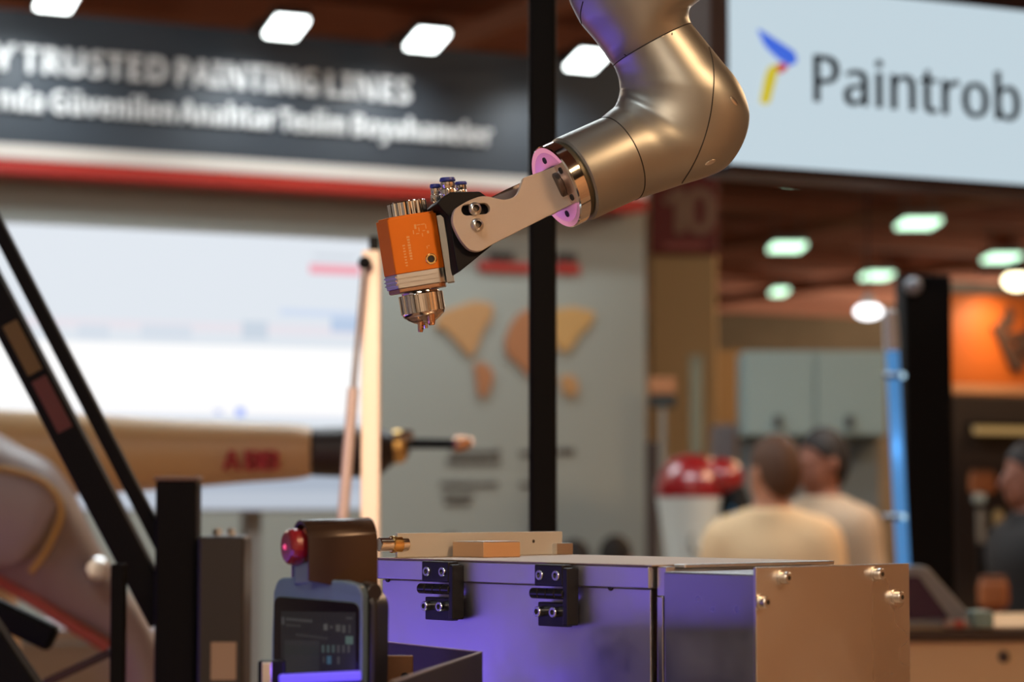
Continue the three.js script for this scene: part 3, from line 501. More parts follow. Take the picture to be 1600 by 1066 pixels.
// canonical figure 1.75 m tall facing +z; seated lifts the legs forward
function makePerson(label, pos, turn, scale, cols, { seated = false, headTurn = 0, hairBack = true } = {}, group) {
  const hipY = seated ? 0.50 : 0.93, dy = hipY - 0.93;
  const J = { neck: [0, 1.47 + dy, -0.01], hip: [0, hipY, 0] };
  const legs = [], arms = [];
  for (const s of [-1, 1]) {
    const h = [s * 0.09, hipY - 0.02, 0], k = seated ? [s * 0.12, 0.50, 0.42] : [s * 0.10, 0.50, 0.02], an = seated ? [s * 0.12, 0.09, 0.40] : [s * 0.10, 0.09, -0.01];
    legs.push([h, k, an, s]);
    const sh = [s * 0.178, 1.372 + dy, -0.01], el = [s * 0.25, 1.12 + dy, seated ? 0.06 : -0.02], wr = seated ? [s * 0.14, 0.96 + dy, 0.26] : [s * 0.22, 0.93 + dy, 0.20];
    arms.push([sh, el, wr, s]);
  }
  const torso = (p, e) => { let d = cone(p, [0, 1.03 + dy, 0], [0, 1.28 + dy, 0], 0.13 + e, 0.155 + e); const q = [p[0] * 0.8, p[1], p[2] * 1.12]; d = cone(q, [0, 0.98 + dy, 0], [0, 1.27 + dy, 0], 0.125 + e, 0.14 + e); d = smin(d, cone(q, [-0.105, 1.365 + dy, -0.01], [0.105, 1.365 + dy, -0.01], 0.07 + e, 0.07 + e), 0.12); for (const k of [-1, 1]) d = smin(d, cone(p, [0, 1.475 + dy, -0.02], [k * 0.15, 1.385 + dy, -0.015], 0.05 + e * 0.6, 0.045 + e), 0.05); return d; };
  const arm = (p, e) => Math.min(...arms.map(([sh, el, wr]) => smin(cone(p, sh, el, 0.058 + e, 0.044 + e), cone(p, el, wr, 0.044 + e, 0.030 + e), 0.03)));
  const leg = (p, e) => Math.min(...legs.map(([h, k, an]) => smin(cone(p, h, k, 0.088 + e, 0.060 + e), cone(p, k, an, 0.058 + e, 0.040 + e), 0.03)));
  const hands = (p) => { let d = 9; for (const [, , w, s] of arms) { d = Math.min(d, smin(cone(p, w, [w[0] - s * 0.01, w[1] - 0.02, w[2] + 0.07], 0.026, 0.03), 9, 0.01)); for (let f = 0; f < 4; f++) { const x = w[0] - s * 0.01 + (f - 1.5) * 0.019; d = Math.min(d, smin(cone(p, [x, w[1] - 0.02, w[2] + 0.07], [x, w[1] - 0.045, w[2] + 0.12 + (f === 1 || f === 2 ? 0.012 : 0)], 0.0095, 0.009), cone(p, [x, w[1] - 0.045, w[2] + 0.12], [x, w[1] - 0.07, w[2] + 0.135], 0.009, 0.008), 0.006)); } d = Math.min(d, cone(p, [w[0] - s * 0.025, w[1], w[2] + 0.03], [w[0] - s * 0.055, w[1] - 0.03, w[2] + 0.075], 0.011, 0.009)); } return d; };
  const t = thing('person', label, 'person', pos, turn, group); t.scale.setScalar(scale);
  const lo = [-0.42, -0.02, -0.3], hi = [0.42, 1.56 + dy, seated ? 0.62 : 0.42];
  // body: one surface, head included
  const HY = 1.625 + dy, c = Math.cos(headTurn), s = Math.sin(headTurn);
  const headD = (x, y, z) => {
    const p = [c * x - s * z, y - HY, s * x + c * z];
    let d = ell(p, [0, 0.02, -0.012], [0.077, 0.112, 0.096]); d = smin(d, ell(p, [0, -0.06, 0.022], [0.056, 0.066, 0.066]), 0.04);
    d = smin(d, cone(p, [0, 0.01, 0.088], [0, -0.028, 0.108], 0.008, 0.014), 0.015); d = Math.max(d, -ell(p, [-0.032, 0.008, 0.096], [0.018, 0.011, 0.014])); d = Math.max(d, -ell(p, [0.032, 0.008, 0.096], [0.018, 0.011, 0.014]));
    for (const q of [-1, 1]) { d = smin(d, ell(p, [q * 0.032, 0.007, 0.078], [0.012, 0.011, 0.012]), 0.004); d = smin(d, ell(p, [q * 0.08, -0.005, -0.008], [0.011, 0.031, 0.019]), 0.008); }
    d = smin(d, ell(p, [0, -0.058, 0.082], [0.026, 0.008, 0.012]), 0.006);
    return smin(d, cone([x, y, z], [0, HY - 0.22, -0.03], [0, HY - 0.06, -0.018], 0.06, 0.054), 0.03);
  };
  const body = skin((x, y, z) => { const p = [x, y, z]; let d = smin(torso(p, 0), arm(p, 0), 0.05); d = smin(d, leg(p, 0), 0.05); d = smin(d, cone(p, J.neck, [0, 1.56 + dy, -0.01], 0.056, 0.054), 0.04); for (const [, , an, q] of legs) d = smin(d, cone(p, [an[0], 0.045, an[2] - 0.03], [an[0] + q * 0.02, 0.04, an[2] + 0.14], 0.04, 0.036), 0.04); return d; }, lo, hi, 0.02);
  const hd = skin(headD, [-0.13, HY - 0.2, -0.14], [0.13, HY + 0.16, 0.14], 0.0055);
  const hn = skin((x, y, z) => hands([x, y, z]), [-0.36, 0.8 + dy, 0.1], [0.36, 1.05 + dy, 0.46], 0.007);
  mesh('body', merge([body, hd, hn]), cols.skin, t);
  mesh('shirt', skin((x, y, z) => { const p = [x, y, z]; let d = smin(torso(p, 0.018), arm(p, 0.014), 0.05); d = smin(d, cone(p, [0, 1.41 + dy, -0.02], [0, 1.50 + dy, -0.012], 0.08, 0.07), 0.04); d = Math.max(d, y - 1.495 - dy, 0.9 + dy - y); for (const [, el, wr] of arms) { const q = (x - wr[0]) * (wr[0] - el[0]) + (y - wr[1]) * (wr[1] - el[1]) + (z - wr[2]) * (wr[2] - el[2]); if (Math.hypot(x - wr[0], y - wr[1], z - wr[2]) < 0.09) d = Math.max(d, q * 5 + 0.01); } return d; }, lo, hi, 0.018), cols.shirt, t);
  mesh('trousers', skin((x, y, z) => { const p = [x, y, z]; let d = smin(leg(p, 0.018), cone([p[0] * 0.8, p[1], p[2]], [0, hipY - 0.02, 0], [0, hipY + 0.06, 0], 0.125, 0.13), 0.05); d = Math.max(d, y - hipY - 0.02, 0.07 - y); return d; }, lo, hi, 0.02), cols.trousers, t);
  mesh('hair', skin((x, y, z) => { const p = [c * x - s * z, y - HY, s * x + c * z]; let d = ell(p, [0, 0.032, -0.018], [0.086, 0.112, 0.104]); d = smin(d, ell(p, [0, -0.02, -0.06], [0.072, 0.085, 0.055]), 0.03); const front = p[2] - 0.084 - (p[1] - 0.075) * 0.9; d = Math.max(d, front, -0.1 - p[1], Math.min((0.018 - p[1]) * 0.8, (p[2] + 0.012) * 0.8)); return Math.max(d, -(headD(x, y, z) + 0.004)); }, [-0.13, HY - 0.16, -0.16], [0.13, HY + 0.18, 0.12], 0.0065), cols.hair, t);
  for (const [, , an, q] of legs) mesh('shoe', skin((x, y, z) => Math.max(smin(cone([x, y, z], [an[0], 0.05, an[2] - 0.03], [an[0] + q * 0.02, 0.042, an[2] + 0.16], 0.05, 0.044), cone([x, y, z], [an[0], 0.1, an[2]], [an[0], 0.05, an[2]], 0.05, 0.05), 0.03), -y), [an[0] - 0.1, -0.02, an[2] - 0.12], [an[0] + 0.1, 0.16, an[2] + 0.24], 0.012), cols.shoes, t);
  return t;
}
{
  const sk = M('skin_warm', [0.46, 0.19, 0.10], 0.55), sk2 = M('skin_tan', [0.26, 0.10, 0.06], 0.55), shirt = M('shirt_cream', [0.82, 0.57, 0.32], 0.8), shirt2 = M('shirt_beige', [0.50, 0.37, 0.25], 0.8);
  const dk = M('trousers_dark', [0.03, 0.03, 0.035], 0.8), brownH = M('hair_brown', [0.085, 0.032, 0.011], 0.7), blackH = M('hair_black', [0.008, 0.005, 0.004], 0.7), shoe = M('shoe_black', [0.02, 0.02, 0.02], 0.5);
  const p1 = P(1207, 785, 8.9), p2 = P(1282, 785, 9.7); p1.y = p2.y = 0;
  makePerson('man with brown hair in a cream shirt seen from behind', p1, Math.PI - 0.25, 0.99, { skin: sk, shirt, trousers: dk, hair: brownH, shoes: shoe }, { headTurn: 0.85 });
  makePerson('dark haired man in a beige shirt facing the man in cream', p2, -0.75, 1.02, { skin: sk2, shirt: shirt2, trousers: dk, hair: blackH, shoes: shoe }, { headTurn: -0.3 });
  const p5 = P(1606, 785, 9.0); p5.y = 0;
  makePerson('person in dark clothes standing in the dark booth', p5, -1.3, 0.98, { skin: sk2, shirt: M('shirt_black', [0.006, 0.005, 0.005], 0.8), trousers: dk, hair: blackH, shoes: shoe }, {});
  const far = [[704, 826, 'seated dark haired person against the grey wall behind the steel plate'], [899, 834, 'seated dark haired person in red against the grey wall'], [965, 828, 'seated dark haired person in grey at the end of the grey wall']];
  const fs = [[0.10, 0.09, 0.09], [0.30, 0.035, 0.03], [0.16, 0.12, 0.11]];
  far.forEach(([px, py, label], i) => {
    const D = [13.0, 12.2, 13.3][i], q = P(px, py, D), k = q.y / (1.775 - 0.43), b = V(q.x, 0, -D);
    makePerson(label, b, Math.PI + 0.3 - 0.5 * i, k * 0.985, { skin: sk2, shirt: M('far_shirt_' + i, fs[i], 0.8), trousers: dk, hair: blackH, shoes: shoe }, { seated: true });
    const ch = thing('stool', ['stool under the seated person behind the steel plate', 'stool under the seated person in red', 'stool under the seated person in grey'][i], 'stool', V(b.x, 0, b.z), 0, 'stools along the grey wall');
    mesh('seat', rod(V(0, 0.355 * k, 0), V(0, 0.38 * k, 0), 0.17, 0.17, 28), blackPaint, ch); for (let a = 0; a < 4; a++) { const A = a * Math.PI / 2 + 0.78; mesh('leg', rod(V(0.1 * Math.cos(A), 0.355 * k, 0.1 * Math.sin(A)), V(0.17 * Math.cos(A), 0, 0.17 * Math.sin(A)), 0.012), lampHousing, ch); }
  });
}
{ // red and white robot standing before the partition
  const D = 10.2, k = D / F, c = P(1080, 785, D), y = (py) => P(1080, py, D).y; c.y = 0;
  const t = thing('red_white_robot', 'white robot body with glossy red domed head behind the steel box', 'robot', c);
  const white = M('robot_white', [0.62, 0.66, 0.62], 0.4), red = M('robot_red', [0.27, 0.010, 0.012], 0.3, 0, { clearcoat: 1, clearcoatRoughness: 0.1 });
  mesh('body', lathe(V(0, 0, 0), V(0, 1, 0), [[0, 0], [36 * k, 0], [38 * k, 0.3], [40 * k, y(870)], [52 * k, y(790)], [54 * k, y(778)], [50 * k, y(774)], [0, y(774)]], 48), white, t);
  mesh('dome', lathe(V(0, 0, 0), V(0, 1, 0), [[0, y(776)], [55 * k, y(776)], [56 * k, y(768)], [54 * k, y(752)], [46 * k, y(732)], [32 * k, y(717)], [15 * k, y(711)], [0, y(710)]], 48), red, t);
  const arm = mesh('red_shoulder', new THREE.SphereGeometry(36 * k, 32, 20).scale(1, 0.9, 1), red, t); arm.position.set(46 * k, y(748), 10 * k);
  const el = mesh('black_joint', rod(V(0, 0, 0), V(0.02, -0.11, 0.03), 22 * k, 26 * k), blackPaint, t); el.position.set(62 * k, y(764), 14 * k);
  mesh('blue_light', box(0.05, 0.03, 0.02, 66 * k, y(797), 44 * k, 0.006), M('joint_blue', [0.02, 0.16, 0.34], 0.4), t);
  const ring = new THREE.TorusGeometry(18 * k, 3.4 * k, 12, 36); const rg = mesh('ring_emblem', ring, M('emblem_grey', [0.28, 0.30, 0.28], 0.5), t); rg.position.set(12 * k, y(846), 39 * k); rg.rotation.y = 0.3;
}
// ------------------------------------------------------------------ cream counter with tablet stand
{
  const D = 4.5, f = P(1500, 1000, D), t = thing('cream_counter', 'cream front counter with dark top edge beside the steel box', 'counter', V(P(1600, 1000, D).x, 0, -D), 0.10);
  const yt = P(1500, 978, D).y, W = 0.62, m = M('counter_cream', [0.72, 0.50, 0.27], 0.6);
  mesh('front', box(W, yt - 0.026, 0.04, 0, (yt - 0.026) / 2, 0, 0.004), m, t); mesh('side', box(0.04, yt - 0.026, 0.5, -W / 2 + 0.02, (yt - 0.026) / 2, -0.27), m, t); mesh('side', box(0.04, yt - 0.026, 0.5, W / 2 - 0.02, (yt - 0.026) / 2, -0.27), m, t);
  mesh('top_edge', box(W + 0.02, 0.02, 0.56, 0, yt - 0.014, -0.24, 0.004), M('counter_edge_dark', [0.06, 0.04, 0.03], 0.4), t); mesh('top_sheet', box(W, 0.004, 0.54, 0, yt - 0.002, -0.24), M('counter_top_pale', [0.50, 0.36, 0.20], 0.4), t);
  const q = P(1567, 1027, D - 0.03); mesh('screw', rod(V(0, 0, 0), V(0, 0, 0.008), 0.011, 0.008, 20), M('screw_dark', [0.08, 0.06, 0.05], 0.4), t).position.set(q.x - t.position.x, q.y, 0.022);
  const s = thing('tablet_stand', 'slanted tablet in a grey frame standing on the cream counter', 'tablet', P(1455, 978, D - 0.0).setY(yt)), o = s.position;
  const fr = [[1412, 884], [1446, 884], [1516, 962], [1490, 976], [1400, 976]].map(([x, y]) => { const p = P(x, y, D); return [p.x - o.x, p.y - o.y]; });
  mesh('frame', extrude(roundPoly(fr, 0.012), 0.03, 0.004).translate(0, 0, -0.015), M('tablet_frame', [0.27, 0.27, 0.25], 0.4), s);
  const sc = [[1410, 901], [1436, 901], [1484, 966], [1402, 970]].map(([x, y]) => { const p = P(x, y, D - 0.02); return [p.x - o.x, p.y - o.y]; });
  mesh('screen', extrude(roundPoly(sc, 0.004), 0.004, 0.001).translate(0, 0, 0.015), M('tablet_glass', [0.05, 0.015, 0.045], 0.25), s); mesh('foot', box(0.13, 0.012, 0.12, 0, 0.006, -0.04, 0.003), M('tablet_frame', [0], 0.4), s);
  const bx = (name, label, cat, x0, x1, y0, y1, c, lid) => { const a = P(x0, y0, D - 0.02), b = P(x1, y1, D - 0.02), w = b.x - a.x, h = Math.max(0.012, a.y - yt); const g = thing(name, label, cat, V((a.x + b.x) / 2, yt, -D + 0.03)); mesh('body', box(w, h, 0.06, 0, h / 2, 0, 0.003), M(name + '_mat', c, 0.5), g); mesh('band', box(w * 0.4, h * 1.02, 0.061, w * 0.1, h / 2, 0, 0.002), M(name + '_band', lid, 0.5), g); };
  bx('small_teal_box', 'small teal box at the foot of the slanted tablet', 'box', 1514, 1546, 954, 976, [0.22, 0.34, 0.27], [0.26, 0.38, 0.31]); bx('red_white_packet', 'flat cream packet with red band lying on the counter', 'packet', 1470, 1508, 968, 980, [0.42, 0.30, 0.22], [0.42, 0.06, 0.03]);
}
// ------------------------------------------------------------------ what the shiny metal mirrors: violet LED wall on the left, warm timber booth on the right
{
  const g = glow('led_wall_violet', [0.22, 0.15, 1.0], 1.2), g2 = glow('led_wall_magenta', [0.85, 0.30, 0.45], 0.45);
  const t = thing('led_wall', 'low LED wall glowing violet and pink left of the stand', 'LED wall', V(-1.75, 0, -2.9), Math.PI / 2);
  mesh('casing', box(3.6, 1.30, 0.08, 0, 0.68, -0.05, 0.01), blackPaint, t); for (let i = 0; i < 5; i++) mesh('led_panel', box(0.69, 0.48, 0.02, -1.4 + i * 0.7, 1.02, 0.0, 0.004), i >= 3 ? g2 : g, t); mesh('plinth', box(3.6, 0.06, 0.2, 0, 0.03, -0.05), blackPaint, t);
  areaLight(VIOLET, 1.2, 2.1, 0.48, V(-1.72, 1.02, -2.2), V(1, 1.02, -2.2)); areaLight(new THREE.Color(0.85, 0.30, 0.45), 0.45, 1.4, 0.48, V(-1.72, 1.02, -3.95), V(1, 1.02, -3.95));
  struct('wall_grey_booth', boxUV(box(0.12, 2.6, 5.0, -2.7, 1.3, -1.6)), M('grey_booth', [0.48, 0.49, 0.50], 0.7, 0, { map: rep(blotchTex, 0.9) }));
  struct('wall_cream_booth', boxUV(box(6.4, 3.0, 0.12, -0.4, 1.5, 3.6)), M('cream_booth', [0.62, 0.50, 0.38], 0.7, 0, { map: rep(blotchTex, 0.9) }));
  const b = struct('wall_timber_booth', boxUV(box(0.12, 2.6, 7.5, 3.2, 1.3, -1.2)), M('timber_booth', [0.56, 0.32, 0.16], 0.6, 0, { map: rep(blotchTex, 1.2) }));
}
// ------------------------------------------------------------------ near frame of reference: pixels at 2 m
const DAX = 2.0, KP = DAX / F;
const NM = new THREE.Matrix4().makeBasis(V(KP, 0, 0), V(0, PC * KP, PS * KP), V(0, -PS * KP, PC * KP)).setPosition(V(0, CAMY + PS * DAX, -PC * DAX));
const Q = (px, py, lz = 0) => V((px - CX) * (1 - lz / F), (CY - py) * (1 - lz / F), lz);
const W = (v) => v.clone().applyMatrix4(NM);
const near = (name, geo, mat, parent, label) => { if (Array.isArray(geo)) geo = merge(geo); return wmesh(name, geo.applyMatrix4(NM), mat, parent, label); };
const basis = (o, ex, ey, ez) => new THREE.Matrix4().makeBasis(ex, ey, ez).setPosition(o);
// wrist axis, plate axes
const EX = V(0.828, 0.396, -0.39).normalize(), EY = V(-0.431, 0.902, 0).normalize(), EZ = new THREE.Vector3().crossVectors(EX, EY);
const C0 = Q(868, 293, 0);
const along = (s, t = 0, n = 0) => C0.clone().addScaledVector(EX, s).addScaledVector(EY, t).addScaledVector(EZ, n);

// ------------------------------------------------------------------ silver robot
const robotBase = V(0.14, 2.62, -2.05);
const robot = thing('silver_robot_arm', 'silver robot wrist reaching down towards the orange spray gun', 'robot arm', robotBase);
{
  const sec = [];
  const pairs = [[[950, 175], [1034, 299]], [[959, 168], [1064, 289]], [[964, 160], [1100, 278]], [[966.5, 152], [1131.5, 264]], [[968, 144], [1151, 242]], [[968.5, 139], [1166, 211]], [[968, 134], [1171, 182]], [[967.5, 128], [1165, 153]], [[965.5, 119], [1151, 125]], [[962.5, 111], [1125, 93]], [[961, 107], [1104, 67]], [[958.6, 102.7], [1080, 37.4]]];
  const zc = [-58, -67, -75, -82, -86, -88, -88, -88, -88, -88, -88, -88], vz = [[18, 9, 67], [13, 6, 70], [8, 4, 73], [4, 2, 75], [0, 0, 77], [0, 0, 78], [0, 0, 78], [0, 0, 78], [0, 0, 76], [0, 0, 73], [0, 0, 71], [0, 0, 69]];
  sec.push({ c: along(122), u: EY.clone().multiplyScalar(-70), v: EZ.clone().multiplyScalar(70) });
  pairs.forEach(([a, b], i) => { const p = Q(...a, zc[i]), q = Q(...b, zc[i]); sec.push({ c: p.clone().add(q).multiplyScalar(0.5), u: q.clone().sub(p).multiplyScalar(0.5), v: V(...vz[i]) }); });
  const smooth = (S, n) => { const cs = ['c', 'u', 'v'].map((k) => new THREE.CatmullRomCurve3(S.map((s) => s[k]), false, 'centripetal')); return Array.from({ length: n + 1 }, (_, i) => { const t = i / n; return { c: cs[0].getPoint(t), u: cs[1].getPoint(t), v: cs[2].getPoint(t) }; }); };
  const elbowG = loft(smooth(sec, 90), 96, false).applyMatrix4(NM);
  const elbowW = elbowG.clone();
  wmesh('elbow', elbowG, silver, robot);
  // upper link
  const up = [[[958.2, 102], [1079.6, 36.6]], [[952, 94], [1076, 26]], [[944, 82], [1078, 13]], [[928, 61], [1098, -4]], [[907, 36], [1124, -26]], [[890, 2], [1146, -60]], [[880, -40], [1160, -104]], [[878, -100], [1166, -150]], [[890, -190], [1170, -220]]];
  const us = up.map(([a, b], i) => { const p = Q(...a, -88), q = Q(...b, -88), k = 69 + i * 4; return { c: p.clone().add(q).multiplyScalar(0.5), u: q.clone().sub(p).multiplyScalar(0.5), v: V(0, 0, k) }; });
  const upG = loft(smooth(us, 60), 96, false).applyMatrix4(NM), upW = upG.clone();
  wmesh('upper_link', upG, silver, robot);
  const last = us[us.length - 1], lc = W(last.c);
  const topC = V(robotBase.x, robotBase.y - 0.1, robotBase.z);
  wmesh('shoulder_link', loft([{ c: lc, u: V(0.074, 0.008, 0), v: V(0, 0, 0.056) }, { c: lc.clone().lerp(topC, 0.35), u: V(0.08, 0, 0), v: V(0, 0, 0.07) }, { c: lc.clone().lerp(topC, 0.7), u: V(0.085, 0, 0), v: V(0, 0, 0.08) }, { c: topC, u: V(0.09, 0, 0), v: V(0, 0, 0.09) }], 64), silver, robot);
  wmesh('mounting_foot', rod(V(robotBase.x, robotBase.y - 0.13, robotBase.z), V(robotBase.x, robotBase.y, robotBase.z), 0.12, 0.13, 48), satin, robot);
  // seam rings
  const ringAt = (s, k, r = 1.1) => { const pts = []; for (let i = 0; i < 48; i++) { const a = i / 48 * 2 * Math.PI; pts.push(s.c.clone().addScaledVector(s.u, k * Math.cos(a)).addScaledVector(s.v, k * Math.sin(a))); } return tube(pts, r, 160, 6, true); };
  near('seam', ringAt(sec[sec.length - 1], 0.999, 1.0), gapDark, robot);
  near('seam', ringAt(sec[0], 0.998, 1.1), gapDark, robot);
  // cover seam and details found on the surface
  const rc = new THREE.Raycaster(), mA = new THREE.Mesh(elbowW, new THREE.MeshBasicMaterial({ side: THREE.DoubleSide })), mB = new THREE.Mesh(upW, mA.material);
  const hit = (px, py) => { rc.set(V(0, CAMY, 0), ray(px, py).normalize()); const h = rc.intersectObjects([mA, mB])[0]; return h; };
  const line = (pts, r = 0.00055) => { const c = new THREE.CatmullRomCurve3(pts.map(([x, y]) => V(x, y, 0))); const ws = []; for (let i = 0; i <= 60; i++) { const p = c.getPoint(i / 60), h = hit(p.x, p.y); if (h) ws.push(h.point); } return tube(ws, r, 120, 6); };
  wmesh('cover_seam', line([[1108, 74], [1113.5, 95], [1115.5, 120], [1114, 150], [1110, 180], [1102, 212], [1092, 239], [1079, 265], [1065.5, 286]]), gapDark, robot);
  wmesh('cover_seam', line([[911, 2], [908, 15], [907, 26], [908.5, 37]]), gapDark, robot);
  const onSkin = (name, px, py, geo, mat, roll = 0) => { const h = hit(px, py); if (!h) return; const n = h.face.normal.clone(); if (n.dot(ray(px, py)) > 0) n.negate(); const m = geo.clone().rotateZ(roll).applyQuaternion(new THREE.Quaternion().setFromUnitVectors(V(0, 0, 1), n)).translate(h.point.x, h.point.y, h.point.z); wmesh(name, m, mat, robot); };
  const plug = new THREE.SphereGeometry(1, 20, 12).scale(0.0052, 0.0022, 0.0006), mark = box(0.0022, 0.0011, 0.0003), dot = new THREE.SphereGeometry(0.0011, 12, 8).scale(1, 1, 0.4);
  onSkin('screw_plug', 1147, 158, plug, satin, -0.6); onSkin('screw_plug', 1110, 254, plug, satin, 0.35);
  const pm = M('mark_white', [0.62, 0.58, 0.5], 0.5);
  onSkin('index_mark', 1036, 56.5, mark, pm, 0.5); onSkin('index_mark', 1055, 46.5, mark, pm, 0.5); onSkin('index_mark', 1050, 53, mark, gapDark, 1.4); onSkin('index_mark', 977, 86, mark, gapDark, -0.5);
  onSkin('index_dot', 992.5, 229, dot, pm); onSkin('index_dot', 993.5, 235, dot, pm);
  // barrel, seal, flange
  near('wrist_barrel', lathe(along(31), EX, [[0, 0], [66, 0], [69.5, 2.5], [70, 6], [70, 91.5]], 96), silver, robot);
  near('shaft_seal', lathe(along(20), EX, [[62, 0], [63, 1], [63, 12]], 72), M('seal_olive', [0.10, 0.085, 0.055], 0.4, 0.5), robot);
  near('flange_ring', lathe(along(0), EX, [[52, 1.0], [66, 0], [68, 2], [68, 20], [66, 22], [50, 22]], 96), chrome, robot);
  const fl = near('flange_face', lathe(along(0.6), EX, [[22, 0.5], [24, 0], [66, 0], [66.5, 1], [24, 3], [22, 3]], 96), M('flange_polished', [0.82, 0.66, 0.64], 0.26, 1), robot);
  near('flange_hub', lathe(along(3), EX, [[0, 0], [23, 0], [23, 3]], 48), gapDark, robot);
  for (let i = 0; i < 6; i++) { const a = i * Math.PI / 3 + 0.42, o = along(0.2, 45 * Math.sin(a), 45 * Math.cos(a)); near('flange_hole', lathe(o, EX, [[0, 0.1], [4.5, 0], [5.2, -0.6], [5.4, 0.6]], 20), gapDark, fl); }
}
{ // overhead beam that carries the robot
  const t = thing('overhead_beam', 'black overhead beam carrying the silver robot above the stand', 'beam', V(0.2, 2.62, -2.05)); mesh('beam', box(4.2, 0.16, 0.2, 0, 0.08, 0, 0.006), blackPaint, t); for (const s of [-1, 1]) mesh('post', box(0.12, 2.62, 0.12, s * 2.0, -1.31, 0, 0.004), blackPaint, t);
}
{
  const p = V(-0.45, 2.44, -2.05), q = P(580, 640, 3.7), t = thing('track_spot', 'small black track spot under the overhead beam', 'lamp', p), d = q.clone().sub(p).normalize();
  mesh('can', lathe(V(0, 0, 0), d, [[0, -0.1], [0.04, -0.1], [0.045, -0.09], [0.045, 0.02], [0.04, 0.02], [0.04, -0.02]], 32), blackPaint, t); mesh('lens', lathe(d.clone().multiplyScalar(0.0), d, [[0, 0], [0.039, 0], [0.039, -0.004]], 32), glow('track_spot_glow', [1, 0.78, 0.55], 6), t); mesh('stem', box(0.015, 0.14, 0.015, 0, 0.11, 0), blackPaint, t);
  spotLight(new THREE.Color(1, 0.74, 0.52), 13, p.clone().addScaledVector(d, 0.03), q, 0.2, 0.7, 2);
}
// ------------------------------------------------------------------ gun bracket
const bracket = thing('gun_bracket', 'flat steel bracket bolted between robot flange and spray gun', 'bracket', W(along(-60)));
{
  const off = (px, py) => { const dx = px - 868, dy = 293 - py; return [(dx * 0.902 + dy * 0.431) / 0.918, dx * -0.431 + dy * 0.902]; };
  const plane = (n) => basis(along(0, 0, n), EX, EY, EZ);
  const pts = [[868, 262], [809, 285], [800, 313], [781, 321], [748, 313.5], [727, 321], [703, 336], [700.5, 357], [713, 383], [727, 399], [743, 401], [762, 389], [902, 315]].map(([x, y]) => off(x, y));
  const rr = [2, 2, 14, 14, 16, 10, 9, 10, 10, 8, 10, 4, 3];
  const slot = new THREE.Path(); { const a = off(722.5, 337), b = off(749.5, 334), d = new THREE.Vector2(b[0] - a[0], b[1] - a[1]), ang = Math.atan2(d.y, d.x), r = 8.6; slot.absarc(a[0], a[1], r, ang + Math.PI / 2, ang + 1.5 * Math.PI, false); slot.absarc(b[0], b[1], r, ang - Math.PI / 2, ang + Math.PI / 2, false); slot.closePath(); }
  const front = extrude(roundPoly(pts, rr), 9, 0.9, [slot], 10).applyMatrix4(plane(16)); near('front_plate', front, plateMetal, bracket);
  const back = extrude(roundPoly([[900, 262], [838, 272], [806, 287.5], [776, 304], [771, 318], [790, 330], [838, 340], [902, 318]].map(([x, y]) => off(x, y)), [2, 2, 4, 8, 10, 10, 4, 2]), 9, 0.9).applyMatrix4(plane(-52)); near('rear_plate', back, chrome, bracket);
  near('base_pad', lathe(along(-9), EX, [[0, 0], [30, 0], [32, 2], [32, 9]], 48), M('pad_dark_steel', [0.20, 0.17, 0.15], 0.35, 1), bracket);
  near('adapter_block', extrude(roundPoly([[681, 325], [690, 315], [702, 307], [746, 305], [764, 318], [786, 345], [790, 362], [762, 391], [714, 431], [711, 420], [699, 345], [690, 336]].map(([x, y]) => off(x, y)), 3), 58, 1.5).applyMatrix4(plane(-44)), blackAl, bracket, 'black anodised adapter block');
  near('adapter_disc', lathe(Q(735, 305, 40), V(0, 1, 0.05), [[0, -4], [17, -4], [17, 1], [15, 3], [0, 3]], 36), blackAl, bracket);
  for (const [x, y, r] of [[734.5, 335, 10.5], [738, 359.5, 10.5]]) {
    const o = off(x, y), p = along(o[0], o[1], 25); const hd = near('screw_head', lathe(p, EZ, [[r, 0], [r, 1.5], [r * 0.9, 4], [r * 0.66, 6], [r * 0.5, 6.6]], 36), satin, bracket);
    near('hex_socket', lathe(p.clone().addScaledVector(EZ, 2.5), EZ, [[0, 0], [r * 0.5, 0], [r * 0.52, 4]], 6), M('socket_dark', [0.10, 0.09, 0.085], 0.4, 0.8), hd);
  }
}
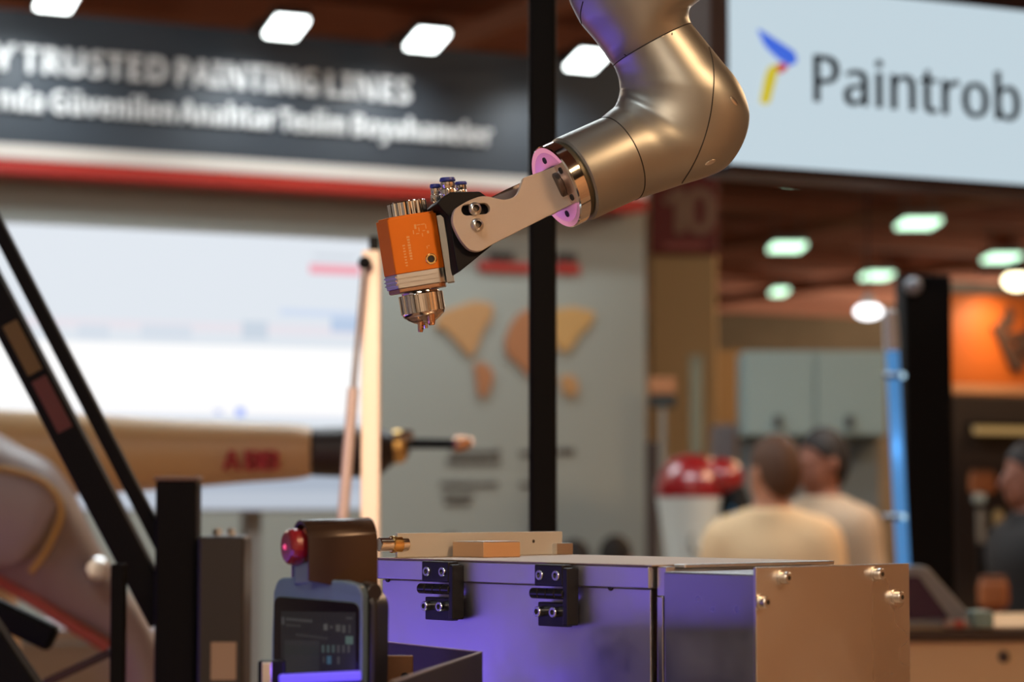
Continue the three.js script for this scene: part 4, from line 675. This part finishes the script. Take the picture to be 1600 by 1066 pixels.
// ------------------------------------------------------------------ spray gun
const gunO = Q(648, 395, 46), GX = V(0.988, 0.156, 0), GY = V(-0.156, 0.988, 0), GZ = V(0, 0, 1), GM = basis(gunO, GX, GY, GZ);
const gun = thing('spray_gun', 'orange automatic spray gun with chrome nozzle held by the bracket', 'spray gun', W(gunO.clone().addScaledVector(GY, -122)));
{
  const G = (x, y, z = 0) => V(x, y, z).applyMatrix4(GM);
  const outline = [[-33, 30], [34, 30], [42, 22], [42, -38], [-46, -38], [-52, -30], [-52, 2]];
  const prism = (y0, y1, inset = 0, bev = 1.2) => { const s = roundPoly(outline.map(([x, z]) => [x * (1 - inset / 45), -z * (1 - inset / 38)]), 2.2); return extrude(s, y1 - y0, bev, [], 4).rotateX(-Math.PI / 2).translate(0, y0, 0).applyMatrix4(GM); };
  const bodyM = near('body', prism(-30, 55), orangeAl, gun);
  near('body_rim', prism(54, 58, 3.5, 0.8), orangeAl, gun);
  // engraved print on the front face: an illegible column of small characters and a flow diagram
  const em = M('engraving', [0.82, 0.40, 0.14], 0.5, 0.3), marks = [];
  const r2 = (x, y, w, h) => near('engraved_mark', box(w, h, 0.3, x, y, 30.1).applyMatrix4(GM), em, bodyM);
  for (let i = 0; i < 9; i++) r2(-5.5, 24 - i * 4.2, 4.6 - (i % 3) * 0.5, 2.6 + (i % 2) * 0.6); for (let i = 0; i < 8; i++) r2(-14, 12 - i * 4.4, 4 - (i % 2), 2.2);
  for (const [x, y, w, h] of [[8, 38, 3, 7], [13, 40, 6, 1.2], [13, 33, 1.2, 6], [20, 40, 6, 1.2], [24, 36, 1.2, 7], [20, 30, 4, 1.2], [4, 30, 1.4, 6], [10, 27, 5, 1.2], [26, 27, 3, 4], [17, 24, 1.2, 5], [21, 4, 1.2, 4], [24, 6, 3, 1]]) r2(x, y, w, h);
  // steel band with ridges, bottom plate
  const band = near('steel_band', prism(-52, -30, 0.6, 0.8), satin, gun);
  for (const y of [-36, -43]) near('ridge', box(66, 2.6, 4.0, 0, y, 30).applyMatrix4(GM), satin, band);
  for (const y of [-34, -40, -46]) near('ridge', box(33, 2.2, 4.0, -42.5, y, 16).applyMatrix4(new THREE.Matrix4()).translate(42.5, 0, -16).rotateY(-0.975).translate(-42.5, 0, 16).applyMatrix4(GM), satin, band);
  near('lower_flange', prism(-59, -52, 2.5, 1.6), M('flange_bronze', [0.50, 0.28, 0.17], 0.28, 1), gun);
  // port
  const pp = G(24.5, -14.5, 29.6); const port = near('brass_port', lathe(pp, GZ, [[5.2, 0], [8.6, 0], [8.6, 1.6], [7.6, 2.4], [5.6, 2.4], [5, 1.6], [5, 0]], 32), brass, gun); near('port_hole', lathe(pp.clone().addScaledVector(GZ, 0.7), GZ, [[0, 0], [5.2, 0], [5.2, 0.4]], 24), gapDark, port);
  // fluted top knob
  const kn = new THREE.Shape(), NK = 132; for (let i = 0; i <= NK; i++) { const a = i / NK * 2 * Math.PI, r = 29.6 + 1.0 * Math.cos(a * 22); i ? kn.lineTo(r * Math.cos(a), r * Math.sin(a)) : kn.moveTo(r * Math.cos(a), r * Math.sin(a)); }
  near('top_knob', extrude(kn, 23, 1.6).rotateX(-Math.PI / 2).translate(-1, 57, -4).applyMatrix4(GM), chrome, gun);
  // knurled nozzle nut
  const nut = new THREE.Shape(), NT = 32; for (let i = 0; i < NT; i++) for (const [f, r] of [[0, 34.5], [0.46, 34.5], [0.54, 31.8], [0.94, 31.8]]) { const a = (i + f) / NT * 2 * Math.PI; i + f ? nut.lineTo(r * Math.cos(a), r * Math.sin(a)) : nut.moveTo(r * Math.cos(a), r * Math.sin(a)); }
  near('nozzle_nut', extrude(nut, 29, 0.7).rotateX(-Math.PI / 2).translate(-1, -93, 0).applyMatrix4(GM), chrome, gun);
  near('nut_collar', lathe(G(-1, -60), GY.clone().negate(), [[26, 0], [29, 0.5], [30, 4], [30, 6]], 60), chrome, gun);
  near('air_cap', lathe(G(-1, -92), GY.clone().negate(), [[31, 0], [33, 1], [32, 5], [30, 7], [28, 8], [25, 11], [17, 16], [11, 18.5], [5, 20.5], [0, 20.5]], 72), M('air_cap_steel', [0.66, 0.56, 0.50], 0.16, 1), gun);
  const horn = near('air_horn', lathe(G(-6, -104, 12), V(-0.05, -1, 0.06).applyQuaternion(new THREE.Quaternion()), [[0, 0], [5, 0], [5, 8], [4.2, 16], [3.4, 19], [0, 19.2]], 24), copperTip, gun);
  for (const y of [-113, -118]) near('air_hole', new THREE.SphereGeometry(1.1, 12, 8).translate(...G(-4.8, y, 16.6).toArray()), gapDark, horn);
  near('air_horn', lathe(G(11, -96, 22), V(0.06, -1, 0), [[0, 0], [6.2, 0], [6.2, 12], [5.4, 17], [4, 19], [0, 19.2]], 24), copperTip, gun);
  near('fluid_tip', lathe(G(-1, -110, 0), GY.clone().negate(), [[0, 0], [4, 0], [3, 8], [0, 8.2]], 20), chrome, gun);
  // grey mounting plate
  near('mounting_plate', box(11, 104, 62, 48, -2, -6, 1.2).applyMatrix4(GM), greyAl, gun);
  // push-in fittings with blue collars
  for (const [x, yt, yb, r, z] of [[699, 278, 312, 12.5, 52], [680, 288, 320, 8.8, 30], [719.5, 284, 310, 9.5, 18]]) {
    const p = Q(x + 2, yb, z), ax = V(-0.06, 1, -0.02).normalize(), L = yb - yt;
    const bd = near('fitting', lathe(p, ax, [[0, 0], [r * 0.6, 0], [r * 0.6, L * 0.16], [r * 0.95, L * 0.17], [r * 0.98, L * 0.2], [r * 0.98, L * 0.46], [r * 0.8, L * 0.5], [r * 0.82, L * 0.56], [r * 0.88, L * 0.6], [r * 0.88, L * 0.78], [r * 0.6, L * 0.82], [0, L * 0.82]], 6 * 6), chrome, gun);
    near('hex_band', lathe(p.clone().addScaledVector(ax, L * 0.2), ax, [[0, 0], [r * 1.02, 0], [r * 1.06, 1], [r * 1.06, L * 0.24 - 1], [r * 1.02, L * 0.24], [0, L * 0.24]], 6), satin, bd);
    near('blue_collar', lathe(p.clone().addScaledVector(ax, L * 0.82), ax, [[r * 0.4, 0], [r * 0.95, 0], [r, 1.2], [r, 3], [r * 0.9, L * 0.18], [r * 0.5, L * 0.18], [r * 0.45, 0]], 36), bluePlastic, bd);
  }
}
// ------------------------------------------------------------------ steel box with hinged lid
const BB = V(0.1034, 0, -1.8), BT = -Math.acos(0.670), TOP = CAMY - 0.0476, TABLE = 1.14;
const boxThing = thing('steel_box', 'brushed stainless steel box with hinged lid under the spray gun', 'box', V(BB.x, TABLE, BB.z), BT);
{
  const O = BB, Y = (y) => y - TABLE, onF = (px, py, z = 0) => { const o = V(O.x + Math.sin(BT) * z, 0, O.z + Math.cos(BT) * z); return onPlane(o, BT, px, py); };
  const b = (w, h, d, x, y, z, r) => boxUV(box(w, h, d, x, y, z, r));
  const lidH = 0.0165, xl = -0.3235, H = TOP - TABLE, dep = 0.205;
  mesh('front_panel', b(0.316, H - lidH - 0.001, 0.003, xl + 0.004 + 0.158, (H - lidH) / 2, -0.004, 0.0008), steel, boxThing);
  mesh('left_panel', b(0.003, H - lidH - 0.001, dep - 0.01, xl + 0.0055, (H - lidH) / 2, -dep / 2 - 0.002, 0.0008), steel, boxThing);
  mesh('back_panel', b(0.316, H - lidH - 0.001, 0.003, xl + 0.162, (H - lidH) / 2, -dep + 0.002, 0.0008), steel, boxThing);
  mesh('bottom_panel', b(0.316, 0.003, dep - 0.01, xl + 0.162, 0.0015, -dep / 2, 0.0008), steel, boxThing);
  const lid = mesh('lid', b(-xl - 0.0015, lidH, dep, xl / 2 - 0.001, H - lidH / 2, -dep / 2 + 0.001, 0.0012), steel, boxThing);
  mesh('lid_sheet', b(-xl + 0.004, 0.0012, dep + 0.002, xl / 2, 0.0, 0, 0.0004).translate(0, H + 0.0006, -dep / 2 + 0.0005), M('lid_warm_steel', [0.40, 0.30, 0.22], 0.55, 0.9), lid);
  mesh('corner_post', b(0.006, H - 0.022, 0.006, 0.0055, (H - 0.022) / 2, -0.006, 0.0008), satin, boxThing);
  mesh('corner_bracket', b(0.010, 0.022, 0.010, 0.0055, H - 0.011, -0.010, 0.001), satin, boxThing);
  // end housing
  const ex0 = 0.0115, ex1 = 0.102, ed = 0.170;
  mesh('end_housing', b(ex1 - ex0, H - 0.0035, ed - 0.002, (ex0 + ex1) / 2, (H - 0.0035) / 2, -ed / 2, 0.0015), M('dark_steel', [0.40, 0.41, 0.43], 0.6, 1, { roughnessMap: rep(smearTex, 4.1) }), boxThing);
  mesh('top_rim', b(0.1, 0.003, 0.012, 0.052, H - 0.0005, -0.002 - 0.006, 0.001).translate(-0.052, 0, 0.008).rotateY(Math.PI / 2).translate(0.012, 0.0006, -0.06).scale(1, 1, 1.7), satin, boxThing);
  const sp = mesh('side_plate', b(0.003, H + 0.0015, ed + 0.002, ex1 + 0.0015, (H + 0.0015) / 2, -ed / 2, 0.0008), M('side_steel', [0.64, 0.62, 0.60], 0.5, 1, { roughnessMap: rep(smearTex, 2.3) }), boxThing);
  const SO = V(O.x + Math.cos(BT) * (ex1 + 0.003), 0, O.z - Math.sin(BT) * (ex1 + 0.003)), ST2 = Math.PI / 2 + BT;
  for (const [px, py] of [[1222, 903], [1189, 941], [1368, 897], [1399, 933]]) {
    const q = onPlane(SO, ST2, px, py), m = mesh('bolt', lathe(V(0, 0, 0), V(1, 0, 0), [[0, 0], [0.0058, 0], [0.0058, 0.0012], [0.0042, 0.0014], [0.0042, 0.006], [0.0036, 0.0068], [0, 0.0068]], 24), satin, boxThing);
    m.position.set(ex1 + 0.003, Y(q.y), -q.s); mesh('socket', lathe(V(0.0069, 0, 0), V(1, 0, 0), [[0, 0], [0.002, 0]], 6), gapDark, m);
  }
  // hinges
  const hingeM = M('hinge_black', [0.016, 0.015, 0.018], 0.28, 0.35), ringM = M('bolt_steel', [0.60, 0.60, 0.62], 0.25, 1);
  for (const [px0, px1, label] of [[660, 702, 'left'], [836, 880, 'right']]) {
    const p = 0.011, x0 = onF(px0, 890, p).s, x1 = onF(px1, 890, p).s, w = x1 - x0, xc = (x0 + x1) / 2;
    const h = mesh('hinge', b(w, 0.0165, p, xc, H - 0.0085, p / 2 + 0.001, 0.0012), hingeM, boxThing);
    mesh('lower_leaf', b(w, 0.0185, 0.0075, xc, H - 0.0385, 0.0045, 0.001), hingeM, h); mesh('hinge_cheek', b(0.006, 0.044, p + 0.0015, x1 + 0.0035, H - 0.0245, p / 2 + 0.001, 0.0015), hingeM, h);
    for (let k = 0; k < 4; k++) { const L = (w + 0.006) / 4; const kn = mesh('knuckle', lathe(V(x0 - 0.004 + k * L, H - 0.0225, p - 0.001), V(1, 0, 0), [[0, 0], [0.0036, 0.0001], [0.0042, 0.0006], [0.0042, L - 0.0007], [0.0036, L - 0.0002], [0, L - 0.0002]], 24), hingeM, h); }
    const bolt = (x, y, z0, L) => { const m = mesh('bolt', lathe(V(0, 0, 0), V(0, 0, 1), [[0, 0], [0.0040, 0], [0.0040, L - 0.0005], [0.0036, L], [0.0021, L], [0.0020, L - 0.0016], [0, L - 0.0016]], 28), ringM, h); m.position.set(x, y, z0); mesh('socket', lathe(V(0, 0, L - 0.0015), V(0, 0, 1), [[0, 0], [0.0021, 0.0001], [0.0021, 0.0003]], 6), gapDark, m); };
    bolt(x0 + w * 0.2, H - 0.0085, p + 0.001, 0.0012); bolt(x0 + w * 0.78, H - 0.0085, p + 0.001, 0.0012); bolt(x0 + w * 0.16, H - 0.0365, 0.008, 0.0065); bolt(x0 + w * 0.72, H - 0.0365, 0.008, 0.0065);
  }
  for (const [px, py] of [[606, 906], [954, 919]]) { const q = onF(px, py, -0.002), m = mesh('small_screw', rod(V(0, 0, 0), V(0, 0, 0.002), 0.0022, 0.002, 16), gapDark, boxThing); m.position.set(q.s, Y(q.y), -0.0028); }
  // ---- things lying on the lid, set out along the box's own axes
  const lidY = TOP + 0.0012, at = (x, z) => V(O.x + Math.cos(BT) * x + Math.sin(BT) * z, lidY, O.z - Math.sin(BT) * x + Math.cos(BT) * z);
  const pl = thing('clamp_plate', 'polished upright steel plate standing on the box lid', 'plate', at(xl + 0.012, -0.011), BT);
  mesh('upright', boxUV(box(0.003, 0.0205, 0.19, 0, 0.01025, -0.095, 0.0004)), M('plate_pale', [0.60, 0.62, 0.60], 0.22, 0.35), pl); mesh('step', box(0.008, 0.010, 0.02, 0.003, 0.005, -0.188, 0.0005), satin, pl);
  mesh('end_pin', rod(V(-0.004, 0.011, 0.016), V(0.0, 0.011, -0.012), 0.0058, 0.0058, 28), chrome, pl); mesh('pin_collar', rod(V(-0.0028, 0.011, 0.004), V(-0.0015, 0.011, -0.006), 0.0072, 0.0072, 28), brass, pl);
  for (const z of [-0.105, -0.155]) mesh('hole', lathe(V(0.0016, 0.012, z), V(1, 0, 0), [[0, 0], [0.0016, 0]], 16), gapDark, pl);
  const bl = thing('clamp_block', 'small tan block resting against the polished plate on the lid', 'block', at(xl + 0.026, -0.068), BT);
  mesh('body', box(0.040, 0.0125, 0.042, 0.012, 0.00625, -0.021, 0.0006), M('block_tan', [0.60, 0.36, 0.19], 0.5, 0.2), bl); mesh('top_cover', box(0.038, 0.0008, 0.040, 0.012, 0.0129, -0.021, 0.0003), satin, bl);
}
// ------------------------------------------------------------------ tray, teach pendant, table
{
  const drop = 0.108, ry = CAMY - drop, C1 = V(-0.0222, 0, -1.75), C2 = V(-0.0995, 0, -1.88), C3 = V(-0.072, 0, -1.46), H = 0.09;
  const t = thing('pendant_tray', 'dark sheet metal tray holding the teach pendant', 'tray', V(-0.09, ry - H, -1.68));
  const dm = M('tray_brown_black', [0.010, 0.007, 0.005], 0.5, 0), edge = M('tray_edge', [0.32, 0.24, 0.17], 0.35, 0.8);
  const wall = (a, b, name) => { const A = a.clone().setY(ry - H / 2), B = b.clone().setY(ry - H / 2); const m = wmesh(name, bar(A, B, 0.0022, H, V(0, 1, 0), 0.0004), dm, t); wmesh('edge_strip', bar(a.clone().setY(ry + 0.0004), b.clone().setY(ry + 0.0004), 0.0024, 0.0009, V(0, 1, 0), 0.0002), edge, m); };
  wall(C2, C1, 'back_wall'); wall(C1, C3, 'side_wall');
  const C4 = C3.clone().add(C2).sub(C1);
  wmesh('base_plate', extrude([[C1.x, -C1.z], [C2.x, -C2.z], [C4.x, -C4.z], [C3.x, -C3.z]], 0.003).rotateX(-Math.PI / 2).translate(0, ry - H, 0), dm, t);
  wmesh('inner_bracket', box(0.03, 0.05, 0.004, -0.088, ry - 0.03, -1.80, 0.001), M('inner_copper', [0.20, 0.10, 0.05], 0.4, 0.6), t);
  wmesh('cable', tube([V(-0.08, ry - 0.02, -1.80), V(-0.06, ry - 0.03, -1.77), V(-0.055, ry - 0.06, -1.72), V(-0.075, ry - 0.08, -1.66)], 0.003, 30, 8), blackPaint, t);
  const cl = thing('cable_clip', 'small dark clip with satin face beside the teach pendant', 'clip', P(420, 1066, 1.62).setY(ry - H)); const c0 = P(398, 1036, 1.6), c1 = P(440, 1036, 1.6);
  wmesh('body', box(c1.x - c0.x, c0.y - ry + H, 0.012, (c0.x + c1.x) / 2, (c0.y + ry - H) / 2, -1.625, 0.001), blackAl, cl); const f0 = P(405, 1036, 1.6), f1 = P(420, 1036, 1.6); wmesh('face', box(f1.x - f0.x, c0.y - ry + H - 0.002, 0.002, (f0.x + f1.x) / 2, (c0.y + ry - H) / 2, -1.6185, 0.0004), satin, cl);
}
{
  const D = 1.66, o = P(495, 1066, D), tr = 0.22; // pendant turned slightly left
  const g = thing('teach_pendant', 'black handheld teach pendant with lit screen and red stop button', 'teach pendant', V(o.x, CAMY - 0.108 - 0.087, -D), -tr * 0);
  const K = D / F, px = (x) => P(x, 785, D).x, py = (y) => P(800, y, D).y;
  // slab: local x = (cos,0,sin..): right side is nearer the lens by the slope of its edges
  const sl = 0.34, ex = V(Math.cos(sl), 0, Math.sin(sl)), ez = V(-Math.sin(sl), 0, Math.cos(sl)), om = P(495, 980, D); om.y = 0;
  const on = (x, y) => { const r = ray(x, y), k = (om.x * ez.x + om.z * ez.z) / (r.x * ez.x + r.z * ez.z), w = V(r.x * k, CAMY + r.y * k, r.z * k); return [(w.x - om.x) * ex.x + (w.z - om.z) * ex.z, w.y]; };
  const MB = basis(om, ex, V(0, 1, 0), ez), pb = g.position.y;
  const P2 = (pts) => pts.map(([x, y]) => on(x, y));
  const shellM = M('pendant_grey', [0.085, 0.14, 0.20], 0.42), blk = M('pendant_black', [0.012, 0.012, 0.013], 0.35);
  const low = [on(424, 1066)[0], on(566, 1066)[0]];
  const sh = roundPoly([[low[0], pb + 0.001], ...P2([[424, 1000], [427, 925], [434, 903], [462, 902], [540, 908], [562, 914], [567, 930]]), [low[1], pb + 0.001]], [0.004, 0, 0, 0.010, 0, 0, 0.008, 0, 0.004]);
  wmesh('bezel', extrude(sh, 0.010, 0.0015).translate(0, 0, -0.010).applyMatrix4(MB), shellM, g);
  wmesh('back_shell', extrude(roundPoly([[low[0], pb], ...P2([[426, 930], [438, 908], [560, 918], [578, 940]]), [low[1] + 0.004, pb]], [0.004, 0.006, 0.008, 0.006, 0.006, 0.004]), 0.026, 0.003).translate(0, 0, -0.0365).applyMatrix4(MB), blk, g);
  // glass with display
  const gl = P2([[427.5, 933], [561, 945]]), gx0 = on(427, 1000)[0] + 0.0008, gx1 = on(562, 1000)[0], gy0 = pb + 0.004;
  wmesh('glass_frame', extrude(roundPoly([[gx0, gy0], [gx0, on(428, 932)[1]], [gx1, on(560, 943)[1]], [gx1, gy0]], [0.002, 0.006, 0.006, 0.002]), 0.0012, 0.0003).translate(0, 0, 0.0).applyMatrix4(MB), M('pendant_glass', [0.008, 0.006, 0.007], 0.12), g);
  const sx0 = on(440, 1000)[0], sx1 = on(557, 1000)[0], sy1 = on(445, 955)[1], sy0 = pb + 0.02, cw = 512, chh = Math.round(512 * (sy1 - sy0) / (sx1 - sx0));
  const cv = document.createElement('canvas'); cv.width = cw; cv.height = chh; const x = cv.getContext('2d'); x.fillStyle = '#1d1e1e'; x.fillRect(0, 0, cw, chh);
  const U = (a, b) => { const q = on(a, b); return [(q[0] - sx0) / (sx1 - sx0) * cw, (sy1 - q[1]) / (sy1 - sy0) * chh]; };
  const R = (c, a, b, e, f) => { const m = U(a, b), n = U(e, f); x.fillStyle = c; x.fillRect(m[0], m[1], n[0] - m[0], n[1] - m[1]); };
  R('#343636', 446, 1000, 500, 1052); R('#2d3431', 446, 1008, 500, 1024); for (let i = 0; i < 9; i++) R('#5d5d5b', 449 + i * 4.6, 965 + i * 0.4, 452 + i * 4.6, 970 + i * 0.4); for (let i = 0; i < 5; i++) R('#4c4c4a', 449 + i * 4.6, 975 + i * 0.3, 452 + i * 4.6, 979 + i * 0.3); for (let i = 0; i < 10; i++) R('#474745', 464 + i * 5, 990 + i * 0.6, 467.5 + i * 5, 994 + i * 0.6); R('#555', 441, 964, 446, 976);
  R('#77756f', 507, 975, 513, 985); R('#605f5a', 517, 978, 521, 982); R('#66655f', 526, 976, 533, 987); R('#66655f', 536, 977, 541, 989); R('#55544f', 546, 976, 549, 990); R('#4a4a48', 542, 964, 552, 968); R('#6f8f83', 541, 994, 553, 1007);
  for (let i = 0; i < 6; i++) R(i < 3 ? '#56706a' : '#5c5c58', 504 + i * 8, 1008, 508 + i * 8, 1020); R('#4a4a48', 505, 1026, 509, 1036); R('#4f7f9a', 512, 1025, 519, 1038); R('#5a5a56', 528, 1026, 532, 1038);
  x.fillStyle = 'rgba(10,10,10,0.4)'; x.fillRect(0, 0, cw, chh);
  const tex = new THREE.CanvasTexture(cv); tex.colorSpace = THREE.SRGBColorSpace; const sm = new THREE.MeshStandardMaterial({ roughness: 0.25, emissiveMap: tex, emissiveIntensity: 0.85 }); sm.color.setRGB(0.01, 0.01, 0.01); sm.emissive.setRGB(1, 1, 1); sm.name = 'pendant_screen_glow';
  const pg = new THREE.PlaneGeometry(sx1 - sx0, sy1 - sy0).translate((sx0 + sx1) / 2, (sy0 + sy1) / 2, 0.0014).applyMatrix4(MB); wmesh('screen', pg, sm, g);
  wmesh('side_knob', rod(P(566, 922, D + 0.012), P(586, 926, D + 0.0), 0.0068, 0.0062, 24), blk, g);
  wmesh('connector_latch', box(0.004, 0.003, 0.004, P(566, 1063, D).x, P(566, 1063, D).y, -D + 0.02, 0.001), blk, g);
  // stop button and its hooded guard
  const ha = V(-0.90, -0.02, 0.43).normalize(), hc = P(447, 855, D), inn = ha.clone().negate();
  wmesh('stop_button', lathe(hc, inn, [[0, -0.0012], [0.005, -0.0012], [0.0095, -0.0004], [0.0118, 0.0015], [0.0126, 0.004], [0.0126, 0.008], [0.0112, 0.0115], [0.0085, 0.014], [0.0085, 0.018]], 48), M('stop_red', [0.20, 0.005, 0.011], 0.3, 0, { clearcoat: 0.6, clearcoatRoughness: 0.2 }), g, 'red mushroom stop button');
  wmesh('button_led', lathe(P(446.5, 855, D - 0.002).addScaledVector(ha, 0.0006), ha, [[0, 0.0012], [0.0014, 0.0009], [0.0021, 0], [0, -0.0006]], 20), glow('button_led_glow', [1.0, 0.06, 0.24], 0.9), g);
  wmesh('orange_collar', lathe(hc.clone().addScaledVector(inn, 0.0145), inn, [[0.0085, 0], [0.0128, 0], [0.0132, 0.001], [0.0132, 0.0045], [0.0125, 0.0055], [0.008, 0.0055]], 48), M('collar_orange', [0.62, 0.20, 0.02], 0.4), g);
  wmesh('button_base', box(0.018, 0.016, 0.020, px(479), py(896), -D - 0.012, 0.002), shellM, g);
  // guard: rounded hood swept along the button axis
  const ga = inn, gs = new THREE.Vector3().crossVectors(ga, V(0, 1, 0)).normalize(); // gs points away from the lens
  const R0 = 0.0165, prof = (r, yb) => { const a = []; a.push([r, yb]); for (let i = 0; i <= 20; i++) { const q = Math.PI * i / 20; a.push([r * Math.cos(q), r * Math.sin(q)]); } a.push([-r, yb]); return a; };
  const gshape = new THREE.Shape([...prof(R0, -0.024), ...prof(R0 - 0.0018, -0.024).reverse()].map(([a, b]) => new THREE.Vector2(a, b)));
  const gL = 0.050, GB = basis(hc.clone().addScaledVector(inn, 0.0105).add(V(0, 0.0015, 0)), gs.clone().negate(), V(0, 1, 0), new THREE.Vector3().crossVectors(gs.clone().negate(), V(0, 1, 0)));
  const gm = M('hood_brown_black', [0.040, 0.022, 0.014], 0.27, 0.25);
  const hoodG = new THREE.ExtrudeGeometry(gshape, { depth: gL, bevelEnabled: true, bevelSize: 0.0004, bevelThickness: 0.0004, bevelSegments: 2, curveSegments: 12 });
  { const p = hoodG.attributes.position, dirS = GB.elements[8] * ga.x + GB.elements[10] * ga.z; for (let i = 0; i < p.count; i++) { const zz = p.getZ(i), f = zz / gL; let y = p.getY(i); if (y < -0.002) y -= 0.010 * f; else y += 0.0015 * f; p.setXYZ(i, p.getX(i), y, dirS > 0 ? zz : -zz); } hoodG.computeVertexNormals(); }
  const hg = toCreasedNormals(hoodG.applyMatrix4(GB), 0.5); wmesh('button_guard', hg, gm, g, 'brown-black hooded guard over the button');
  const capS = extrude(new THREE.Shape(prof(R0 - 0.0004, -0.032).map(([a, b]) => new THREE.Vector2(a, b))), 0.002, 0.0004); const dS = GB.elements[8] * ga.x + GB.elements[10] * ga.z; wmesh('guard_end', capS.translate(0, 0, dS > 0 ? gL - 0.001 : -gL - 0.001).applyMatrix4(GB), gm, g);
}
{ // glowing status bar clipped across the foot of the pendant
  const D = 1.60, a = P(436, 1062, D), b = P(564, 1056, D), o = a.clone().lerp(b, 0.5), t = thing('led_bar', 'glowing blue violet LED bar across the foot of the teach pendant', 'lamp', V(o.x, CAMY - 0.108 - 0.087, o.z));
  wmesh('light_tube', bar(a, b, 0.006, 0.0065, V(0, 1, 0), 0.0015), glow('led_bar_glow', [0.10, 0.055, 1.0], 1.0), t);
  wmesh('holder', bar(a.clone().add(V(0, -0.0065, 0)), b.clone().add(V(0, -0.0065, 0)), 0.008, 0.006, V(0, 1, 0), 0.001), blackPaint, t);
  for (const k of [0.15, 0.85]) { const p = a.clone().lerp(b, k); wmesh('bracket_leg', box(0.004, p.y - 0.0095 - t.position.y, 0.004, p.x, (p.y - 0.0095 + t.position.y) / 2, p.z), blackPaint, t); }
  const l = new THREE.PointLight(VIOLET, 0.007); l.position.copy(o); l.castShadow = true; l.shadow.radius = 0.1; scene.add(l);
}
{ // stand that carries the box and the tray
  const t = thing('machine_table', 'steel machine table carrying the steel box and the pendant tray', 'table', V(0.02, 0, -1.84), BT);
  mesh('tabletop', box(0.75, 0.03, 0.5, 0.02, TABLE - 0.015, -0.06, 0.004), satin, t); for (const [x, z] of [[-0.3, 0.14], [0.34, 0.14], [-0.3, -0.26], [0.34, -0.26]]) mesh('leg', box(0.05, TABLE - 0.03, 0.05, x, (TABLE - 0.03) / 2, z, 0.003), blackPaint, t);
  const p = thing('tray_post', 'short steel post carrying the pendant tray on the table', 'post', V(-0.06, TABLE, -1.74)); mesh('shaft', rod(V(0, 0, 0), V(0, CAMY - 0.108 - 0.09 - TABLE, 0), 0.012), blackPaint, p); mesh('foot', rod(V(0, 0, 0), V(0, 0.006, 0), 0.03, 0.03), blackPaint, p);
}
renderer.render(scene, camera);
